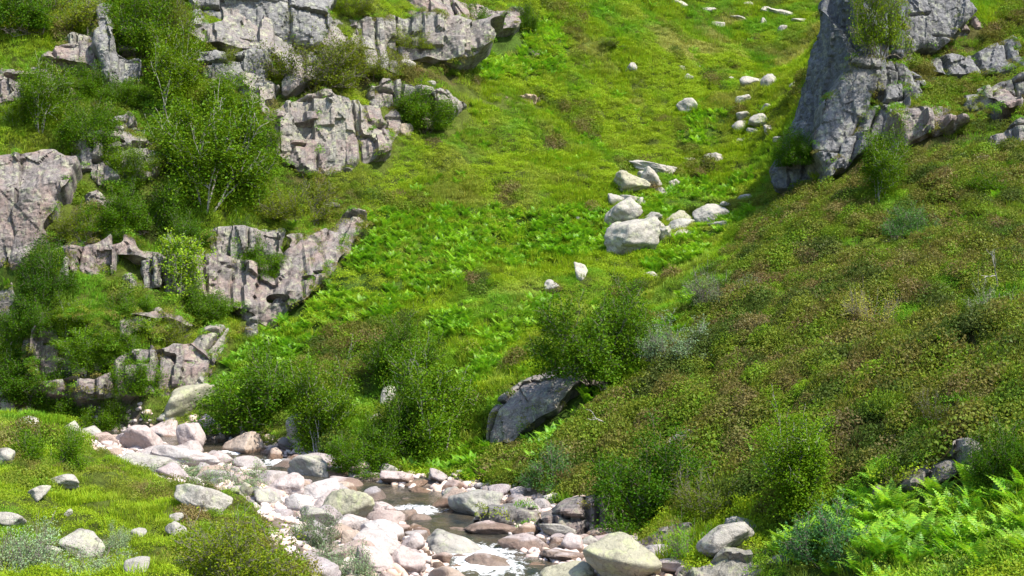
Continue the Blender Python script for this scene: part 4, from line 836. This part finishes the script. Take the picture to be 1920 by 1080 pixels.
def candidates(N, seed):
    r = np.random.default_rng(seed); D = np.sqrt(r.uniform(0, 1, N)*(112**2-17**2)+17**2); u = r.uniform(-330, 2250, N)
    # about even density on the ground, thinning slowly with distance
    x = (u-960)/F*D; y = D; z = zg(x, y); _, v = proj(x, y, z); m = (v > -260) & (v < 1300)
    x, y, z = x[m], y[m], z[m]; e = .3; gx = (zg(x+e, y)-zg(x-e, y))/(2*e); gy = (zg(x, y+e)-zg(x, y-e))/(2*e)
    return x, y, z, gx, gy, r
def clear(x, y, z, u, v):
    b, sd, lv = bank(x, y); ok = b > .45
    i = np.clip(((y-8)/.25).astype(int), 0, 499); j = np.clip(((x+50)/.25).astype(int), 0, 399); ok &= z > RC[i, j]-.1
    for a, c, r in PLACED:
        ok &= (x-a)**2+(y-c)**2 > (r*.48)**2
    return ok
def rots(gx, gy, r, k=.5):
    n = len(gx); return np.stack([np.arctan(gy)*k+r.normal(0, .1, n), -np.arctan(gx)*k+r.normal(0, .1, n), r.uniform(0, 6.283, n)], 1)
YG, GG, OL, BR, TN, FG = map(np.array, ((.22,.33,.016), (.125,.28,.020), (.17,.215,.024), (.19,.16,.05), (.33,.31,.10), (.185,.36,.022)))
x, y, z, gx, gy, r = candidates(150000, 1)
fern, heath, u, v = zones(x, y, z); ok = clear(x, y, z, u, v)
big = fbm(x*.13, y*.13, 3, 51); mid = fbm(x*.55, y*.55, 3, 52); fine = fbm(x*1.5, y*1.5, 2, 53)
up = sstep(70, 95, y)
# grass and bilberry on the open slope
gm = ok & ~(heath & (mid > .36)) & ~(fern & (r.random(len(x)) < .5))
t = lerp(GG, YG, sstep(.36, .56, big*.5+mid*.5)); t = lerp(t, OL, sstep(.54, .70, fine)*.45); t = lerp(t, TN, sstep(.60, .74, fbm(x*.4, y*.4, 3, 55))*(.25+.55*up)); t = lerp(t, BR, sstep(.62, .74, fbm(x*.35+40, y*.35, 3, 56))*.3*(y > 28))
t = t*(.88+.24*r.random(len(x)))[:, None]
isg = r.random(len(x)) < sstep(.40, .60, fbm(x*.3+9, y*.3, 3, 58))*.7+.15
near = (u < 660) & (v > 850); ln = (.75+.5*mid)*(1+.15*up)*np.where(near, .55, 1.)
s3 = lambda a, hz=1.: np.stack([a, a, a*hz], 1)
m = gm & isg
cover('grass', 'long yellow green grass over the open slopes', [proto_grass(k, 70, .22, .015, .26) for k in range(4)], M['cover'], np.stack([x, y, z], 1)[m], rots(gx, gy, r)[m], s3(ln*r.uniform(.8, 1.5, len(x)))[m], t[m], 3)
m = gm & ~isg
cover('bilberry', 'knee high green bilberry cover on the slopes', [proto_leafy(k+10, 240, .32, .20, .036) for k in range(4)], M['cover'], np.stack([x, y, z-.03], 1)[m], rots(gx, gy, r)[m], s3(ln*r.uniform(.8, 1.5, len(x)))[m], t[m], 4)
# heather
x, y, z, gx, gy, r = candidates(120000, 2); fern, heath, u, v = zones(x, y, z); ok = clear(x, y, z, u, v)
mid = fbm(x*.55, y*.55, 3, 52); hb = fbm(x*1.9+5, y*1.9, 4, 61)*.7+fbm(x*.5+5, y*.5, 2, 62)*.3
m = ok & ((heath & (mid > .33)) | ((fbm(x*.5+30, y*.5, 3, 63) > .69) & (y > 29) & ~fern))
t = lerp(OL*np.array((1.02,1.08,1.1)), BR*.68+OL*.3, sstep(.42, .60, hb)); t = lerp(t, np.array((.15,.28,.016)), sstep(.54, .64, fbm(x*1.9+70, y*1.9, 3, 64))*.75)
t = lerp(t, np.array((.055,.10,.022)), sstep(.56, .66, fbm(x*.9+120, y*.9, 4, 67))*.75); t = lerp(t, np.array((.24,.16,.09)), sstep(.60, .72, fbm(x*1.6+20, y*1.6, 3, 65))*.6); t = t*(.60+.30*r.random(len(x)))[:, None]*np.where((u < 660) & (v > 850), 1.25, 1.)[:, None]
sc = r.uniform(.5, 1.0, len(x))**1.5*1.75*(.7+.7*mid)*np.where((u < 660) & (v > 850), .55, 1.)
cover('heather', 'olive and brown heather covering the right slope', [proto_leafy(k+30, 360, .30, .34, .042, upright=(k == 3)) for k in range(5)], M['cover'], np.stack([x, y, z-.03], 1)[m], rots(gx, gy, r)[m], s3(sc, 1.1)[m], t[m], 5)
# ferns
x, y, z, gx, gy, r = candidates(100000, 3); fern, heath, u, v = zones(x, y, z); ok = clear(x, y, z, u, v)
isl = fbm(x*.45+3, y*.45+8, 3, 71)
m = ok & ((fern & (isl > .33)) | (inpoly(u, v, FERN[1]) & (r.random(len(x)) < .95)) | ((isl > .60) & (fbm(x*1.2, y*1.2, 2, 72) > .5) & (r.random(len(x)) < np.where(heath, .10, .22)) & ~((u < 640) & (v > 850))))
t = lerp(FG, np.array((.13,.30,.016)), sstep(.4, .6, fbm(x*.8, y*.8, 3, 73)))*(.8+.4*r.random(len(x)))[:, None]
sc = r.uniform(.5, 1.1, len(x))*np.where(y < 32, .80, .72)
cover('ferns', 'bright green ferns in beds across the slopes', [proto_fern(k+50) for k in range(5)], M['frond'], np.stack([x, y, z-.04], 1)[m], rots(gx, gy, r, .35)[m], s3(sc)[m], t[m], 6)
# tufts rooted in cracks and on the edges of the rock faces
L = np.concatenate(LEDGE); r = np.random.default_rng(31); n = len(L); q = fbm(L[:, 0]*.9+L[:, 2], L[:, 1]*.9, 3, 91); L = L[q > .42]; q = q[q > .42]; n = len(L)
t = lerp(OL*1.0+np.zeros((n, 3)), GG+np.zeros((n, 3)), sstep(.45, .6, r.random(n))); t = lerp(t, BR+np.zeros((n, 3)), (r.random(n) < .22)*.8)
rt = np.stack([r.normal(-.1, .3, n), r.normal(0, .3, n), r.uniform(0, 6.28, n)], 1)
cover('ledge_plants', 'heather and grass tufts in cracks of the rock faces', [proto_leafy(k+30, 150, .32, .30, .06, upright=k % 2) for k in range(4)], M['cover'], L, rt, s3(r.uniform(.4, 1.1, n)), t, 8)
# gravel between the stones
r = np.random.default_rng(9); N = 26000; x = r.uniform(-22, 8, N); y = r.uniform(20, 56, N); b, sd, lv = bank(x, y); z = zg(x, y)
m = (b < .6) & ((np.abs(sd) > 1.0) | (r.random(N) < .1)); x, y, z = x[m], y[m], z[m]; n = len(x)
sc = r.uniform(.04, .16, n)**1.0; sc = np.where(r.random(n) < .15, sc*1.6, sc)
cl = np.array([W_, P_, T_, (.8,.78,.8), (1.05,.9,.84)])[r.integers(5, size=n)]*np.array((.48,.42,.39))
m_, nt, out = new_mat('gravel'); b_ = nd(nt, 'ShaderNodeBsdfPrincipled'); b_.inputs['Roughness'].default_value = .8
nt.links.new(nd(nt, 'ShaderNodeAttribute', attribute_type='INSTANCER', attribute_name='tint').outputs['Color'], b_.inputs['Base Color']); nt.links.new(b_.outputs[0], out.inputs[0])
gp = []
for k in range(5):
    V, Fc = stone_mesh(300+k, 2, 9, 7, .05); gp.append((V*np.array((1, .8, .6)), [tuple(map(int, f)) for f in Fc]))
cover('gravel', 'pale pebbles and gravel filling the stream bed', gp, m_, np.stack([x, y, z+sc*.2], 1), np.stack([r.normal(0, .3, n), r.normal(0, .3, n), r.uniform(0, 6.28, n)], 1), s3(sc), cl, 7)

# ------------------------------------------------------------------ camera and light
cam = bpy.data.cameras.new('camera'); co = bpy.data.objects.new('camera', cam); C.objects.link(co)
co.location = (0, 0, CAMZ); co.rotation_euler = (R(90), 0, 0); cam.sensor_width = 36; cam.lens = F/1920*36; cam.clip_end = 2000
bpy.context.scene.camera = co
S = np.array((.50, -.40, .86)); S /= np.linalg.norm(S)
el = math.asin(S[2]); azs = math.atan2(S[0], S[1])
sun = bpy.data.lights.new('sun', 'SUN'); sun.energy = 4.0; sun.angle = R(.53); sun.color = (1, .94, .83)
so = bpy.data.objects.new('sun', sun); C.objects.link(so); so.rotation_euler = Vector(S).to_track_quat('Z', 'Y').to_euler(); so.location = (20, 0, 60)
w = bpy.data.worlds.new('World'); bpy.context.scene.world = w; w.use_nodes = True; nt = w.node_tree; bg = nt.nodes['Background']
sky = nt.nodes.new('ShaderNodeTexSky'); sky.sky_type = 'NISHITA'; sky.sun_disc = False; sky.sun_elevation = el; sky.sun_rotation = azs
nt.links.new(sky.outputs[0], bg.inputs[0]); bg.inputs[1].default_value = .15
vs = bpy.context.scene.view_settings; vs.view_transform = 'Standard'; vs.look = 'None'; vs.exposure = 1.28; vs.gamma = 1
cy = bpy.context.scene.cycles; cy.max_bounces = 5; cy.diffuse_bounces = 3; cy.transmission_bounces = 4; cy.glossy_bounces = 2; cy.use_adaptive_sampling = True
